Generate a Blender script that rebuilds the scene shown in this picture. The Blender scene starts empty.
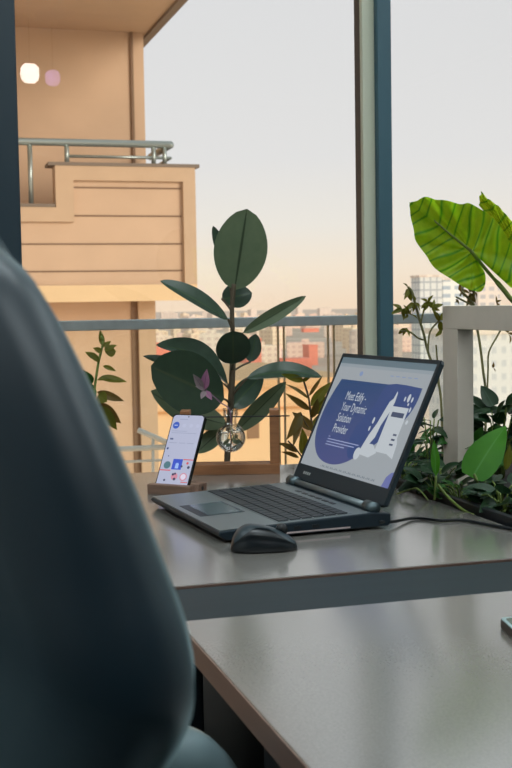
import bpy, bmesh, math, random
from math import sin, cos, pi, radians as R, tan, atan, sqrt
from mathutils import Vector as V, Matrix
random.seed(7)
SC = bpy.context.scene
COL = SC.collection

# ------------------------------------------------------------------ camera
F_PX = 1200.0
YAW, PITCH, ROLL = R(16.5), atan(79 / F_PX), 0.0165
EYE = V((0, 0, 1.09))
_fh = V((sin(YAW), cos(YAW), 0)); _r = V((cos(YAW), -sin(YAW), 0))
FW = _fh * cos(PITCH) + V((0, 0, -sin(PITCH))); _u = _r.cross(FW)
RT = _r * cos(ROLL) - _u * sin(ROLL); UP = _u * cos(ROLL) + _r * sin(ROLL)
cam_data = bpy.data.cameras.new('camera'); cam = bpy.data.objects.new('camera', cam_data); COL.objects.link(cam)
m = Matrix((RT, UP, -FW)).transposed().to_4x4(); m.translation = EYE; cam.matrix_world = m
cam_data.sensor_fit = 'VERTICAL'; cam_data.sensor_height = 36; cam_data.lens = F_PX / 768 * 36
cam_data.clip_start = 0.02; cam_data.clip_end = 20000
cam_data.dof.use_dof = True; cam_data.dof.focus_distance = 2.05
cam_data.dof.aperture_fstop = cam_data.lens / 1000 / 0.0034
SC.camera = cam

# ------------------------------------------------------------------ sky, sun, exposure
W = bpy.data.worlds.new('sky'); SC.world = W; W.use_nodes = True
nt = W.node_tree; nt.nodes.clear()
tc = nt.nodes.new('ShaderNodeTexCoord'); sx = nt.nodes.new('ShaderNodeSeparateXYZ')
rp = nt.nodes.new('ShaderNodeValToRGB'); bg = nt.nodes.new('ShaderNodeBackground'); wo = nt.nodes.new('ShaderNodeOutputWorld')
nt.links.new(tc.outputs['Generated'], sx.inputs[0]); nt.links.new(sx.outputs[2], rp.inputs[0])
nt.links.new(rp.outputs[0], bg.inputs[0]); nt.links.new(bg.outputs[0], wo.inputs[0])
e = rp.color_ramp.elements
e[0].position = 0.0; e[0].color = (.80, .64, .48, 1)
e[1].position = 1.0; e[1].color = (.42, .55, .62, 1)
for p, c in ((.03, (.80, .70, .57)), (.065, (.74, .71, .65)), (.12, (.675, .675, .67)), (.27, (.635, .645, .655))):
    k = e.new(p); k.color = (*c, 1)
bg.inputs[1].default_value = 1.28
sun_d = bpy.data.lights.new('sun', 'SUN'); sun = bpy.data.objects.new('sun', sun_d); COL.objects.link(sun)
sun_d.energy = 2.3; sun_d.angle = R(24); sun_d.color = (1, .92, .79)
sun.rotation_euler = V((-.50, .84, -.20)).to_track_quat('-Z', 'Y').to_euler()
FILL_PANEL = 8.0          # strength of the added, unseen fill panels
vs = SC.view_settings; vs.view_transform = 'Standard'; vs.look = 'None'; vs.gamma = 1; vs.exposure = 0.0
SC.cycles.use_denoising = True
SC.cycles.max_bounces = 10; SC.cycles.transparent_max_bounces = 24

# ------------------------------------------------------------------ helpers
def ray(px, py):
    return FW * F_PX + RT * (px - 256) - UP * (py - 384)
def at(px, py, Y):            # the point of that sight line on the vertical plane y = Y
    d = ray(px, py); return EYE + d * (Y / d.y)
def onz(px, py, z):
    d = ray(px, py); return EYE + d * ((z - EYE.z) / d.z)

def srgb(r, g, b):
    f = lambda c: c / 255 / 12.92 if c / 255 <= .04045 else ((c / 255 + .055) / 1.055) ** 2.4
    return (f(r), f(g), f(b), 1)

def mat(name, col, rough=.5, metal=0, spec=.5, emit=0, noise=0, nscale=20, bump=0, coat=0, stretch=None, col2=None, trans=0):
    m = bpy.data.materials.new(name); m.use_nodes = True; t = m.node_tree; b = t.nodes['Principled BSDF']
    c = srgb(*col)
    b.inputs['Base Color'].default_value = c; b.inputs['Roughness'].default_value = rough
    b.inputs['Metallic'].default_value = metal; b.inputs['Specular IOR Level'].default_value = spec
    b.inputs['Coat Weight'].default_value = coat
    if emit:
        b.inputs['Emission Color'].default_value = c; b.inputs['Emission Strength'].default_value = emit
    if noise or bump:
        tx = t.nodes.new('ShaderNodeTexCoord'); mp = t.nodes.new('ShaderNodeMapping'); ns = t.nodes.new('ShaderNodeTexNoise')
        ns.inputs['Scale'].default_value = nscale; ns.inputs['Detail'].default_value = 5
        if stretch: mp.inputs['Scale'].default_value = stretch
        t.links.new(tx.outputs['Object'], mp.inputs[0]); t.links.new(mp.outputs[0], ns.inputs['Vector'])
        if noise:
            mx = t.nodes.new('ShaderNodeValToRGB'); el = mx.color_ramp.elements
            el[0].position = .3; el[1].position = .7
            el[0].color = tuple(x * (1 - noise) for x in c[:3]) + (1,)
            el[1].color = srgb(*col2) if col2 else tuple(min(1, x * (1 + noise)) for x in c[:3]) + (1,)
            t.links.new(ns.outputs['Fac'], mx.inputs[0]); t.links.new(mx.outputs[0], b.inputs['Base Color'])
        if bump:
            bp = t.nodes.new('ShaderNodeBump'); bp.inputs['Strength'].default_value = bump; bp.inputs['Distance'].default_value = .002
            t.links.new(ns.outputs['Fac'], bp.inputs['Height']); t.links.new(bp.outputs[0], b.inputs['Normal'])
    return m

def leafmat(name, col, col2, rough=.35, translucent=.35, spec=.32, tcol=None, vein=None, veins=0, vw=.08):
    """leaf: u runs along the blade, v across it (midrib at v = .5)"""
    m = bpy.data.materials.new(name); m.use_nodes = True; t = m.node_tree; N = t.nodes.new; L = t.links.new
    b = t.nodes['Principled BSDF']; out = t.nodes['Material Output']
    uv = N('ShaderNodeUVMap'); sp = N('ShaderNodeSeparateXYZ'); L(uv.outputs[0], sp.inputs[0])
    tx = N('ShaderNodeTexCoord'); ns = N('ShaderNodeTexNoise'); ns.inputs['Scale'].default_value = 45; L(tx.outputs['Object'], ns.inputs['Vector'])
    mx = N('ShaderNodeMix'); mx.data_type = 'RGBA'; mx.inputs[6].default_value = srgb(*col); mx.inputs[7].default_value = srgb(*col2)
    L(ns.outputs['Fac'], mx.inputs[0]); cur = mx.outputs[2]
    if vein:
        d = N('ShaderNodeMath'); d.operation = 'SUBTRACT'; d.inputs[1].default_value = .5; L(sp.outputs[1], d.inputs[0])
        a = N('ShaderNodeMath'); a.operation = 'ABSOLUTE'; L(d.outputs[0], a.inputs[0])
        rg = N('ShaderNodeMapRange'); rg.inputs[1].default_value = .012; rg.inputs[2].default_value = .035; rg.inputs[3].default_value = 1; rg.inputs[4].default_value = 0
        L(a.outputs[0], rg.inputs[0]); fac = rg.outputs[0]
        if veins:
            s = N('ShaderNodeMath'); s.operation = 'MULTIPLY_ADD'; s.inputs[1].default_value = -1.1; L(a.outputs[0], s.inputs[0]); L(sp.outputs[0], s.inputs[2])
            q = N('ShaderNodeMath'); q.operation = 'MULTIPLY'; q.inputs[1].default_value = veins; L(s.outputs[0], q.inputs[0])
            fr = N('ShaderNodeMath'); fr.operation = 'PINGPONG'; fr.inputs[1].default_value = .5; L(q.outputs[0], fr.inputs[0])
            r2 = N('ShaderNodeMapRange'); r2.inputs[1].default_value = 0; r2.inputs[2].default_value = vw; r2.inputs[3].default_value = .6; r2.inputs[4].default_value = 0
            L(fr.outputs[0], r2.inputs[0]); mxx = N('ShaderNodeMath'); mxx.operation = 'MAXIMUM'; L(fac, mxx.inputs[0]); L(r2.outputs[0], mxx.inputs[1]); fac = mxx.outputs[0]
        m2 = N('ShaderNodeMix'); m2.data_type = 'RGBA'; m2.inputs[7].default_value = srgb(*vein); L(cur, m2.inputs[6]); L(fac, m2.inputs[0]); cur = m2.outputs[2]
    L(cur, b.inputs['Base Color']); b.inputs['Roughness'].default_value = rough; b.inputs['Specular IOR Level'].default_value = spec
    tr = N('ShaderNodeBsdfTranslucent')
    if tcol: 
        m3 = N('ShaderNodeMix'); m3.data_type = 'RGBA'; m3.blend_type = 'MIX'; m3.inputs[0].default_value = .6; m3.inputs[7].default_value = srgb(*tcol); L(cur, m3.inputs[6]); L(m3.outputs[2], tr.inputs[0])
    else: L(cur, tr.inputs[0])
    ms = N('ShaderNodeMixShader'); ms.inputs[0].default_value = translucent
    L(b.outputs[0], ms.inputs[1]); L(tr.outputs[0], ms.inputs[2]); L(ms.outputs[0], out.inputs[0])
    return m

def panemat(name, tint=(1, 1, 1), refl=1.0, rough=0.0):
    """thin flat pane: see through, with a Fresnel reflection on top"""
    m = bpy.data.materials.new(name); m.use_nodes = True; t = m.node_tree; N = t.nodes.new; L = t.links.new
    t.nodes.remove(t.nodes['Principled BSDF']); out = t.nodes['Material Output']
    tr = N('ShaderNodeBsdfTransparent'); tr.inputs[0].default_value = (*tint, 1)
    gl = N('ShaderNodeBsdfGlossy'); gl.inputs['Roughness'].default_value = rough
    fr = N('ShaderNodeFresnel'); fr.inputs[0].default_value = 1.5
    mu = N('ShaderNodeMath'); mu.operation = 'MULTIPLY'; mu.inputs[1].default_value = refl; mu.use_clamp = True; L(fr.outputs[0], mu.inputs[0])
    ms = N('ShaderNodeMixShader'); L(mu.outputs[0], ms.inputs[0]); L(tr.outputs[0], ms.inputs[1]); L(gl.outputs[0], ms.inputs[2]); L(ms.outputs[0], out.inputs[0])
    return m

class MB:
    def __init__(s): s.v = []; s.f = []; s.uv = {}
    def box(s, lo, hi, M=None):
        n = len(s.v); (a, b, c), (d, e, f) = lo, hi
        pts = [V(p) for p in ((a,b,c),(d,b,c),(d,e,c),(a,e,c),(a,b,f),(d,b,f),(d,e,f),(a,e,f))]
        s.v += [M @ p if M else p for p in pts]
        s.f += [tuple(n + i for i in q) for q in ((0,3,2,1),(4,5,6,7),(0,1,5,4),(1,2,6,5),(2,3,7,6),(3,0,4,7))]
        return s
    def bar(s, a, b, w, h=None, up=V((0,0,1))):
        a, b = V(a), V(b); d = (b - a).normalized(); h = h or w
        x = d.cross(up); x = x.normalized() if x.length > 1e-5 else V((1,0,0)); y = x.cross(d)
        n = len(s.v)
        for p in (a, b):
            for i, j in ((-1,-1),(1,-1),(1,1),(-1,1)): s.v.append(p + x * (i*w/2) + y * (j*h/2))
        s.f += [tuple(n + i for i in q) for q in ((0,1,2,3),(7,6,5,4),(0,4,5,1),(1,5,6,2),(2,6,7,3),(3,7,4,0))]
        return s
    def tube(s, pts, rad, n=8, cap=True):
        pts = [V(p) for p in pts]; m_ = len(pts)
        rr = rad if isinstance(rad, (list, tuple)) else [rad] * m_
        base = len(s.v); ref = None
        for i, p in enumerate(pts):
            d = (pts[min(i+1, m_-1)] - pts[max(i-1, 0)]).normalized()
            if ref is None: ref = d.orthogonal().normalized()
            ref = (ref - d * ref.dot(d)).normalized(); y = d.cross(ref)
            for k in range(n):
                a = 2*pi*k/n; s.v.append(p + (ref*cos(a) + y*sin(a)) * rr[i])
        for i in range(m_-1):
            for k in range(n):
                a = base+i*n+k; b = base+i*n+(k+1) % n; s.f.append((a, b, b+n, a+n))
        if cap:
            s.f.append(tuple(base+k for k in range(n))[::-1]); s.f.append(tuple(base+(m_-1)*n+k for k in range(n)))
        return s
    def lathe(s, prof, c=(0,0,0), n=32, caps=True):
        base = len(s.v); c = V(c)
        for r, z in prof:
            for k in range(n): s.v.append(c + V((r*cos(2*pi*k/n), r*sin(2*pi*k/n), z)))
        for i in range(len(prof)-1):
            for k in range(n):
                a = base+i*n+k; b = base+i*n+(k+1) % n; s.f.append((a, b, b+n, a+n))
        if caps and prof[0][0] > 1e-6: s.f.append(tuple(base+k for k in range(n))[::-1])
        if caps and prof[-1][0] > 1e-6: s.f.append(tuple(base+(len(prof)-1)*n+k for k in range(n)))
        return s
    def prism(s, poly, o, x, y, z):
        """polygon (a, b) spanned by x, y at o, extruded by vector z"""
        n = len(s.v); k = len(poly); o, x, y, z = V(o), V(x), V(y), V(z)
        s.v += [o + x*a + y*b for a, b in poly] + [o + x*a + y*b + z for a, b in poly]
        s.f.append(tuple(range(n, n+k))[::-1]); s.f.append(tuple(range(n+k, n+2*k)))
        s.f += [(n+i, n+(i+1) % k, n+k+(i+1) % k, n+k+i) for i in range(k)]
        return s
    def poly(s, poly, o, x, y):
        n = len(s.v); s.v += [V(o) + V(x)*a + V(y)*b for a, b in poly]; s.f.append(tuple(range(n, n+len(poly)))); return s
    def leaf(s, base, tip, width, nrm=(0,-1,0), sag=0., fold=.15, prof='ficus', n=14, k=6, wav=0., twist=0.):
        """blade from base to tip; nrm = the side it shows; sag = bow along nrm as a share of its length"""
        base, tip, nrm = V(base), V(tip), V(nrm).normalized(); ax = tip - base; Ln = ax.length; a = ax.normalized()
        nn = (nrm - a*nrm.dot(a)).normalized(); b0 = len(s.v); ph = random.random()*6
        for i in range(n+1):
            t = i/n
            if prof == 'ficus': w = (max(0, sin(pi*t**.92)))**.62 * (1 if t < .93 else 1)
            elif prof == 'oval': w = (max(0, sin(pi*t)))**.55
            elif prof == 'disc': w = sqrt(max(0, 1-(2*t-1)**2))
            elif prof == 'lance': w = max(0, sin(pi*t**.75))**.9
            elif prof == 'heart': w = max(0, sin(pi*min(1, (t*.93+.07))**.62))**.85
            else: w = max(0, sin(pi*t))**.8
            w = max(w, .02)
            c = base + ax*t + nn*(sag*Ln*4*t*(1-t))
            d = (ax + nn*(sag*Ln*4*(1-2*t))).normalized(); n2 = (nn - d*nn.dot(d)).normalized()
            n2 = Matrix.Rotation(twist*t, 3, d) @ n2; side = d.cross(n2)
            for j in range(k+1):
                q = j/k*2-1
                s.v.append(c + side*(q*w*width/2) - n2*(fold*(1-abs(q))*w*width/2) + n2*(wav*width*sin(t*14+ph)*abs(q)))
                s.uv[len(s.v)-1] = (t, j/k)
        for i in range(n):
            for j in range(k):
                p = b0+i*(k+1)+j; s.f.append((p, p+1, p+k+2, p+k+1))
        return s
    def build(s, name, material, parent=None, smooth=False, bevel=0, seg=2, local=False, subdiv=0, solid=0):
        root = parent
        while root is not None and root.parent is not None: root = root.parent
        off = V((0,0,0)) if (root is None or local) else root.location
        me = bpy.data.meshes.new(name); me.from_pydata([tuple(V(p)-off) for p in s.v], [], s.f)
        if s.uv:
            ul = me.uv_layers.new(name='UVMap')
            for l in me.loops: ul.data[l.index].uv = s.uv.get(l.vertex_index, (0, .5))
        bm = bmesh.new(); bm.from_mesh(me); 
        if not s.uv: bmesh.ops.recalc_face_normals(bm, faces=bm.faces)
        bm.to_mesh(me); bm.free()
        if material: me.materials.append(material)
        if smooth:
            for p in me.polygons: p.use_smooth = True
        o = bpy.data.objects.new(name, me); COL.objects.link(o)
        if parent: o.parent = parent
        if bevel:
            md = o.modifiers.new('bevel', 'BEVEL'); md.width = bevel; md.segments = seg; md.limit_method = 'ANGLE'; md.angle_limit = R(40)
        if subdiv:
            md = o.modifiers.new('subsurf', 'SUBSURF'); md.levels = subdiv; md.render_levels = subdiv
        if solid:
            md = o.modifiers.new('solid', 'SOLIDIFY'); md.thickness = solid; md.offset = 0
        return o

def tag(o, label=None, cat=None, group=None, kind=None):
    if label: o['label'] = label
    if cat: o['category'] = cat
    if group: o['group'] = group
    if kind: o['kind'] = kind
    return o
def thing(name, label, cat, loc=(0,0,0), rz=0, group=None):
    o = bpy.data.objects.new(name, None); COL.objects.link(o); o.location = loc; o.rotation_euler = (0,0,rz)
    return tag(o, label, cat, group)
def struct(o): o['kind'] = 'structure'; return o
def bez(p0, p1, p2, n=10):
    p0, p1, p2 = V(p0), V(p1), V(p2)
    return [p0*(1-t)**2 + p1*2*t*(1-t) + p2*t*t for t in (i/n for i in range(n+1))]
def spline(pts, n=6):
    pts = [V(p) for p in pts]; out = []
    for i in range(len(pts)-1):
        a, b, c, d = pts[max(i-1,0)], pts[i], pts[i+1], pts[min(i+2, len(pts)-1)]
        for k in range(n):
            t = k/n; out.append(.5*((2*b)+(c-a)*t+(2*a-5*b+4*c-d)*t*t+(3*b-a-3*c+d)*t**3))
    return out + [pts[-1]]
def text_mesh(body, size, sx=1., shear=0.):
    cu = bpy.data.curves.new('t', 'FONT'); cu.body = body; cu.size = size; cu.shear = shear; cu.resolution_u = 3
    o = bpy.data.objects.new('t', cu); COL.objects.link(o)
    dg = bpy.context.evaluated_depsgraph_get(); me = bpy.data.meshes.new_from_object(o.evaluated_get(dg))
    vs_ = [V((v.co.x*sx, v.co.y, 0)) for v in me.vertices]; fs = [tuple(p.vertices) for p in me.polygons]
    bpy.data.objects.remove(o); bpy.data.curves.remove(cu); bpy.data.meshes.remove(me)
    return vs_, fs

# ------------------------------------------------------------------ materials
M = {}
M['desk'] = mat('grey_laminate', (122, 119, 114), .2, spec=1.0, noise=.12, nscale=420, bump=.015, coat=.6)
M['desk'].node_tree.nodes['Principled BSDF'].inputs['Coat Roughness'].default_value = .14
M['desk_edge'] = mat('brown_edge_band', (120, 94, 82), .5, noise=.15, nscale=30, stretch=(1, .1, 1))
M['strip'] = mat('dark_slate_laminate', (32, 45, 50), .55, spec=.25, noise=.10, nscale=25, stretch=(.15, 2, 1))
M['steel_dark'] = mat('dark_teal_metal', (30, 50, 60), .45, spec=.5)
M['mullion_teal'] = mat('teal_aluminium', (60, 94, 106), .45)
M['mullion_cream'] = mat('cream_aluminium', (202, 204, 182), .45)
M['floor'] = mat('grey_carpet', (60, 70, 76), .9, noise=.2, nscale=200)
M['wall'] = mat('off_white_paint', (205, 206, 202), .8, noise=.03, nscale=8)
M['ceiling'] = mat('white_ceiling_paint', (222, 222, 218), .9)
M['leather'] = mat('dark_leather', (8, 32, 43), .42, spec=.5, bump=.03, nscale=260)
_b = M['leather'].node_tree.nodes['Principled BSDF']; _b.inputs['Sheen Weight'].default_value = .5; _b.inputs['Sheen Roughness'].default_value = .35; _b.inputs['Sheen Tint'].default_value = (.6, .9, .95, 1)
M['leather_pad'] = mat('grey_leather_pad', (112, 132, 136), .34)
M['wood'] = mat('oak', (152, 102, 66), .5, noise=.22, nscale=14, stretch=(1, 8, 8))
M['wood_dark'] = mat('walnut_block', (122, 94, 78), .5, noise=.2, nscale=14, stretch=(1, 8, 8))
M['black'] = mat('black_plastic', (16, 22, 26), .4)
M['black_gloss'] = mat('black_gloss', (10, 14, 18), .12, coat=.3)
M['laptop'] = mat('gunmetal', (122, 132, 135), .36, metal=.5)
M['laptop_side'] = mat('dark_gunmetal', (24, 40, 50), .45, metal=.2)
M['laptop_bottom'] = mat('glow_tinted_plate', (128, 112, 108), .5)  # lighter coppery tone imitates the glow line under the base edge
M['key'] = mat('key_black', (26, 36, 42), .5)
M['bezel'] = mat('bezel', (26, 42, 50), .5)
M['chrome'] = mat('brushed_hinge', (92, 106, 110), .38, metal=.7)
M['mouse'] = mat('mouse_rubber', (12, 20, 25), .3, spec=.5)
M['mouse_gloss'] = mat('mouse_top', (44, 58, 64), .4)
M['glass'] = panemat('window_glass', (.975, .972, .97), 1.0)
M['rail_glass'] = panemat('balustrade_glass', (.95, .97, .96), .8)
M['vase_glass'] = panemat('vase_glass', (.99, .995, .99), .6, .02)
M['rail'] = mat('blue_grey_steel', (196, 210, 212), .5, metal=.0, noise=.08, nscale=30)
M['frame_paint'] = mat('warm_white_paint', (208, 197, 183), .6, noise=.03, nscale=30)
M['soil'] = mat('soil', (34, 30, 28), .95, noise=.5, nscale=60, bump=1)
M['planter'] = mat('black_planter', (24, 30, 34), .45)
M['tan'] = mat('tan_cladding', (202, 172, 143), .75, noise=.05, nscale=2.5)
M['tan_trim'] = mat('tan_trim', (196, 168, 138), .7, noise=.04, nscale=4)
M['cream'] = mat('cream_cladding', (226, 196, 152), .75, noise=.03, nscale=3)
M['coping'] = mat('grey_coping', (120, 106, 92), .6)
M['joint'] = mat('joint_brown', (128, 102, 80), .8)
M['galv'] = mat('galvanised_tube', (168, 178, 174), .35, metal=.7)
M['white_metal'] = mat('white_metal', (226, 222, 212), .5)
M['terracotta'] = mat('grey_pot', (92, 88, 84), .7)
M['ficus'] = leafmat('ficus_leaf', (56, 74, 62), (72, 92, 76), .26, .12, vein=(74, 96, 66))
M['ficus_under'] = leafmat('ficus_leaf_matt', (88, 106, 80), (108, 122, 94), .42, .18, vein=(52, 66, 46))
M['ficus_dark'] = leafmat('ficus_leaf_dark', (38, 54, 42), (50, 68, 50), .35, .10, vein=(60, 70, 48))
M['stem'] = mat('brown_stem', (84, 72, 54), .7, noise=.2, nscale=80)
M['green_stem'] = mat('green_stem', (112, 130, 60), .55, noise=.15, nscale=60)
M['dry_stem'] = mat('dry_stem', (122, 118, 78), .7, noise=.2, nscale=60)
M['aloc'] = leafmat('alocasia_leaf', (88, 160, 20), (120, 186, 28), .4, .62, tcol=(150, 220, 20), vein=(60, 120, 24))
M['aloc_back'] = leafmat('alocasia_leaf_pale', (120, 170, 30), (160, 200, 40), .4, .62, tcol=(190, 230, 40), vein=(90, 140, 30))
M['pothos'] = leafmat('pothos_leaf', (52, 128, 18), (76, 150, 30), .5, .5, tcol=(110, 190, 40), vein=(90, 160, 60))
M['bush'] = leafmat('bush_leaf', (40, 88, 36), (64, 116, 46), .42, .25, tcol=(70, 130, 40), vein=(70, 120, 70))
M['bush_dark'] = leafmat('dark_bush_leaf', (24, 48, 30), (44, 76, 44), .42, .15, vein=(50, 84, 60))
M['olive'] = leafmat('olive_leaf', (92, 104, 34), (120, 118, 44), .4, .45, tcol=(150, 140, 40), vein=(120, 130, 60))
M['olive_dark'] = leafmat('olive_brown_leaf', (104, 92, 44), (90, 80, 40), .45, .4, tcol=(160, 120, 50), vein=(120, 104, 60))
M['pink'] = leafmat('pink_leaf', (196, 130, 160), (150, 110, 150), .45, .4, vein=(110, 80, 110))
M['pale_leaf'] = leafmat('pale_purple_leaf', (176, 164, 160), (110, 84, 110), .45, .3, vein=(110, 90, 110))

# ------------------------------------------------------------------ the room
WY = 3.0            # window plane
s = struct(MB().box((-2.4, -4.4, -.2), (4.2, WY+.15, 0)).build('floor', M['floor']))
s = struct(MB().box((-2.4, -4.4, 2.85), (4.2, WY+.15, 3.05)).build('ceiling', M['ceiling']))
s = struct(MB().box((-2.4, -4.4, 0), (4.2, -4.25, 2.85)).build('wall_back', M['wall']))
s = struct(MB().box((-2.4, -4.25, 0), (-2.25, WY+.15, 2.85)).build('wall_left', M['wall']))
s = struct(MB().box((4.05, -4.25, 0), (4.2, WY+.15, 2.85)).build('wall_right', M['wall']))
xl0, xl1 = at(0, 100, WY).x - .06, at(17.5, 100, WY-.07).x
xp0, xp1, xp2, xp3 = (at(q, 150, WY+dy).x for q, dy in ((354.8, .05), (363.2, -.04), (378.5, -.06), (392.5, -.06)))
def window(name, x0, x1, stiles):
    w = struct(MB().box((x0, WY-.005, .06), (x1, WY+.005, 2.80)).build(name, M['glass']))
    fr = MB()
    for z0, z1 in ((0, .06), (2.80, 2.85)): fr.box((x0, WY-.04, z0), (x1, WY+.04, z1))
    for a, b in stiles: fr.box((a, WY-.05, .06), (b, WY+.05, 2.80))
    fr.build('window_frame', M['steel_dark'], w, bevel=.003)
    return w
window('window_1', xl1, xp0, [])
window('window_2', xp3, 4.05, [(2.4, 2.5)])
window('window_3', -2.25, xl0, [(-1.0, -.92)])
s = struct(MB().box((xl0, WY-.07, 0), (xl1, WY+.07, 2.85)).build('trim_1', M['steel_dark'], bevel=.004))
p = struct(MB().box((xp0, WY-.02, 0), (xp3, WY+.05, 2.85)).build('trim_2', M['steel_dark'], bevel=.004))
MB().box((xp2, WY-.06, 0), (xp3, WY-.02, 2.85)).build('mullion_cover', M['mullion_teal'], p, bevel=.004)
MB().box((xp1, WY-.04, 0), (xp2, WY-.02, 2.85)).build('mullion_face', M['mullion_cream'], p, bevel=.003)
# pendant lamps behind the camera reflect in left pane; violet one added for ghost image
def lamp(px, py, rad, col, power, label):
    d = ray(px, py); t = (2.47 - EYE.z) / d.z; v = EYE + d*t; c = V((v.x, 2*WY - v.y, 2.85))
    o = thing('pendant_lamp', label, 'lamp', c)
    MB().lathe([(rad*.6, -.035), (rad*.7, -.03), (rad*.7, 0)], c, 24).build('ceiling_cap', M['white_metal'], o)
    MB().tube([c+V((0,0,-.03)), c+V((0,0,-.30))], .004, 6).build('cord', M['black'], o)
    MB().lathe([(.0001, -.30-rad*1.9), (rad*.55, -.30-rad*1.85), (rad*.9, -.30-rad*1.5), (rad, -.30-rad*.9), (rad*.9, -.30-rad*.3), (rad*.6, -.30), (.0001, -.295)], c, 24).build('lamp_shade', mat('lamp_lens', col, .5, emit=power), o)
lamp(30, 78, .058, (255, 250, 244), 14, 'white glowing pendant lamp behind, mirrored brightly in the left window pane')
lamp(53, 84, .048, (196, 160, 235), 4.0, 'small violet lamp added behind to make the faint ghost reflection in the left window pane')

panel_e = mat('fill_diffuser', (236, 248, 252), .5, emit=FILL_PANEL)  # panels added as room fill, kept out of view and reflections
for k, (lx_, ly_) in enumerate(((-1.3, -.2), (-1.3, 1.6), (.6, -.4), (.6, 1.4), (2.5, .55), (2.5, 1.9))):
    o = thing('fill_panel', 'added white fill light panel, unseen above the desks', 'lamp', (lx_, ly_, 2.85), 0, 'added fill light panels')
    MB().box((lx_-.62, ly_-.32, 2.82), (lx_+.62, ly_+.32, 2.85)).build('frame', M['white_metal'], o)
    MB().box((lx_-.60, ly_-.30, 2.815), (lx_+.60, ly_+.30, 2.821)).build('diffuser', panel_e, o)

# ------------------------------------------------------------------ balcony railing beyond the glass
RY = 4.0
zr = at(256, 322, RY).z
rail = thing('balcony_railing', 'blue-grey steel handrail over clear glass panels outside the window', 'railing', (1.4, RY, -.1))
MB().bar((-1.5, RY, zr), (5, RY, zr), .05, .034).build('handrail', M['rail'], rail, bevel=.004)
gx = [-1.5] + [at(q, 350, RY).x for q in (-40, 281, 331)] + [2.7, 3.8, 5]
for a, b in zip(gx[:-1], gx[1:]):
    MB().box((a+.008, RY-.006, -.02), (b-.008, RY+.006, zr-.017)).build('glass_panel', M['rail_glass'], rail)
ed = mat('glass_edge', (186, 172, 134), .3)
for q in gx[1:-1]:
    for dx in (-.011, .011):
        MB().box((q+dx-.0018, RY-.007, -.02), (q+dx+.0018, RY+.007, zr-.017)).build('panel_edge', ed, rail)
struct(MB().box((-2.4, WY+.15, -.3), (5.2, RY+.08, -.1)).build('floor_balcony', M['coping']))
# white pipe handrail of a lower landing, left
wr = thing('pipe_handrail', 'white pipe handrail of a landing outside, left of the phone', 'railing', at(110, 520, 6.0))
MB().tube([at(40, 453, 6), at(166, 447, 6)], .014, 8).build('top_rail', M['white_metal'], wr, True)
MB().tube([at(40, 466, 6), at(166, 460, 6)], .007, 8).build('lower_rail', M['white_metal'], wr, True)
MB().tube([at(153, 520, 6), at(153, 434, 6)], .008, 8).build('post', M['white_metal'], wr, True)
MB().tube([at(138, 430, 6), at(166, 442, 6)], .014, 8).build('brace', M['white_metal'], wr, True)

# ------------------------------------------------------------------ tan building on the left
BY = 11.0; WBY = 12.2
tb = thing('tan_building', 'tan clad apartment block with stepped balcony close outside, upper left', 'building', (at(100, 300, BY).x, BY, -38))
bx = lambda q, y=230: at(q, y, BY).x
bz = lambda y, q=120: at(q, y, BY).z
# tall body behind the balcony
xr = at(145, 120, WBY).x; zs = at(140, 33, WBY).z
MB().box((-9, WBY, -38), (xr, WBY+8, zs+3.2)).build('wall', M['tan'], tb)
xj = at(132.5, 120, WBY).x
MB().box((xj-.012, WBY-.03, bz(300)), (xj+.016, WBY+.01, zs)).build('wall_joint', M['joint'], tb)
# upper slab: its right edge runs back to the wall
xs = at(143.5, 33, WBY).x + .03
MB().box((-9, BY-3.5, zs), (xs, WBY+8, zs+.3)).build('upper_slab', M['tan_trim'], tb)
MB().box((xs, BY-3.5, zs-.03), (xs+.08, WBY+8, zs+.33)).build('slab_fascia', M['coping'], tb)
# balcony box with a step in its parapet
x0, x1, xm, xmi = -9, bx(195), bx(56), bx(74)
ztop, zmid, zbot, zlip = bz(167), bz(208), bz(297), bz(285)
poly = [(x0, zbot), (x1, zbot), (x1, ztop), (xm, ztop), (xm, zmid), (x0, zmid)]
MB().prism(poly, (0, BY, 0), (1,0,0), (0,0,1), (0, .16, 0)).build('parapet', M['tan'], tb)
MB().box((x1-.16, BY+.16, zbot), (x1, WBY, ztop)).build('parapet_side', M['tan'], tb)
MB().box((x0, BY+.02, zbot-.03), (x1-.01, WBY-.01, zbot+.2)).build('balcony_slab', M['cream'], tb)
bw = .13
tp = [(x0, zmid), (xm, zmid), (xm, ztop), (x1, ztop), (x1, zlip), (x1-bw*.9, zlip), (x1-bw*.9, ztop-bw), (xmi, ztop-bw), (xmi, zmid-bw), (x0, zmid-bw)]
MB().prism(tp, (0, BY-.05, 0), (1,0,0), (0,0,1), (0, .045, 0)).build('parapet_trim', M['tan_trim'], tb)
MB().box((x0, BY-.04, zbot-.04), (x1+.002, BY-.004, zlip)).build('lower_lip', M['cream'], tb)
cp = MB().box((xm-.06, BY-.06, ztop), (x1+.04, BY+.2, ztop+.03)).box((x0, BY-.06, zmid), (xm-.01, BY+.2, zmid+.03)).box((x1-.2, BY+.2, ztop), (x1+.04, WBY, ztop+.03))
cp.build('coping', M['coping'], tb)
g = MB()
for y in (188, 216, 244, 271):
    g.box((x0 if y > 225 else xmi, BY-.006, bz(y)-.007), (x1-bw, BY+.004, bz(y)+.007))
g.build('cladding_groove', M['joint'], tb)
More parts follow.
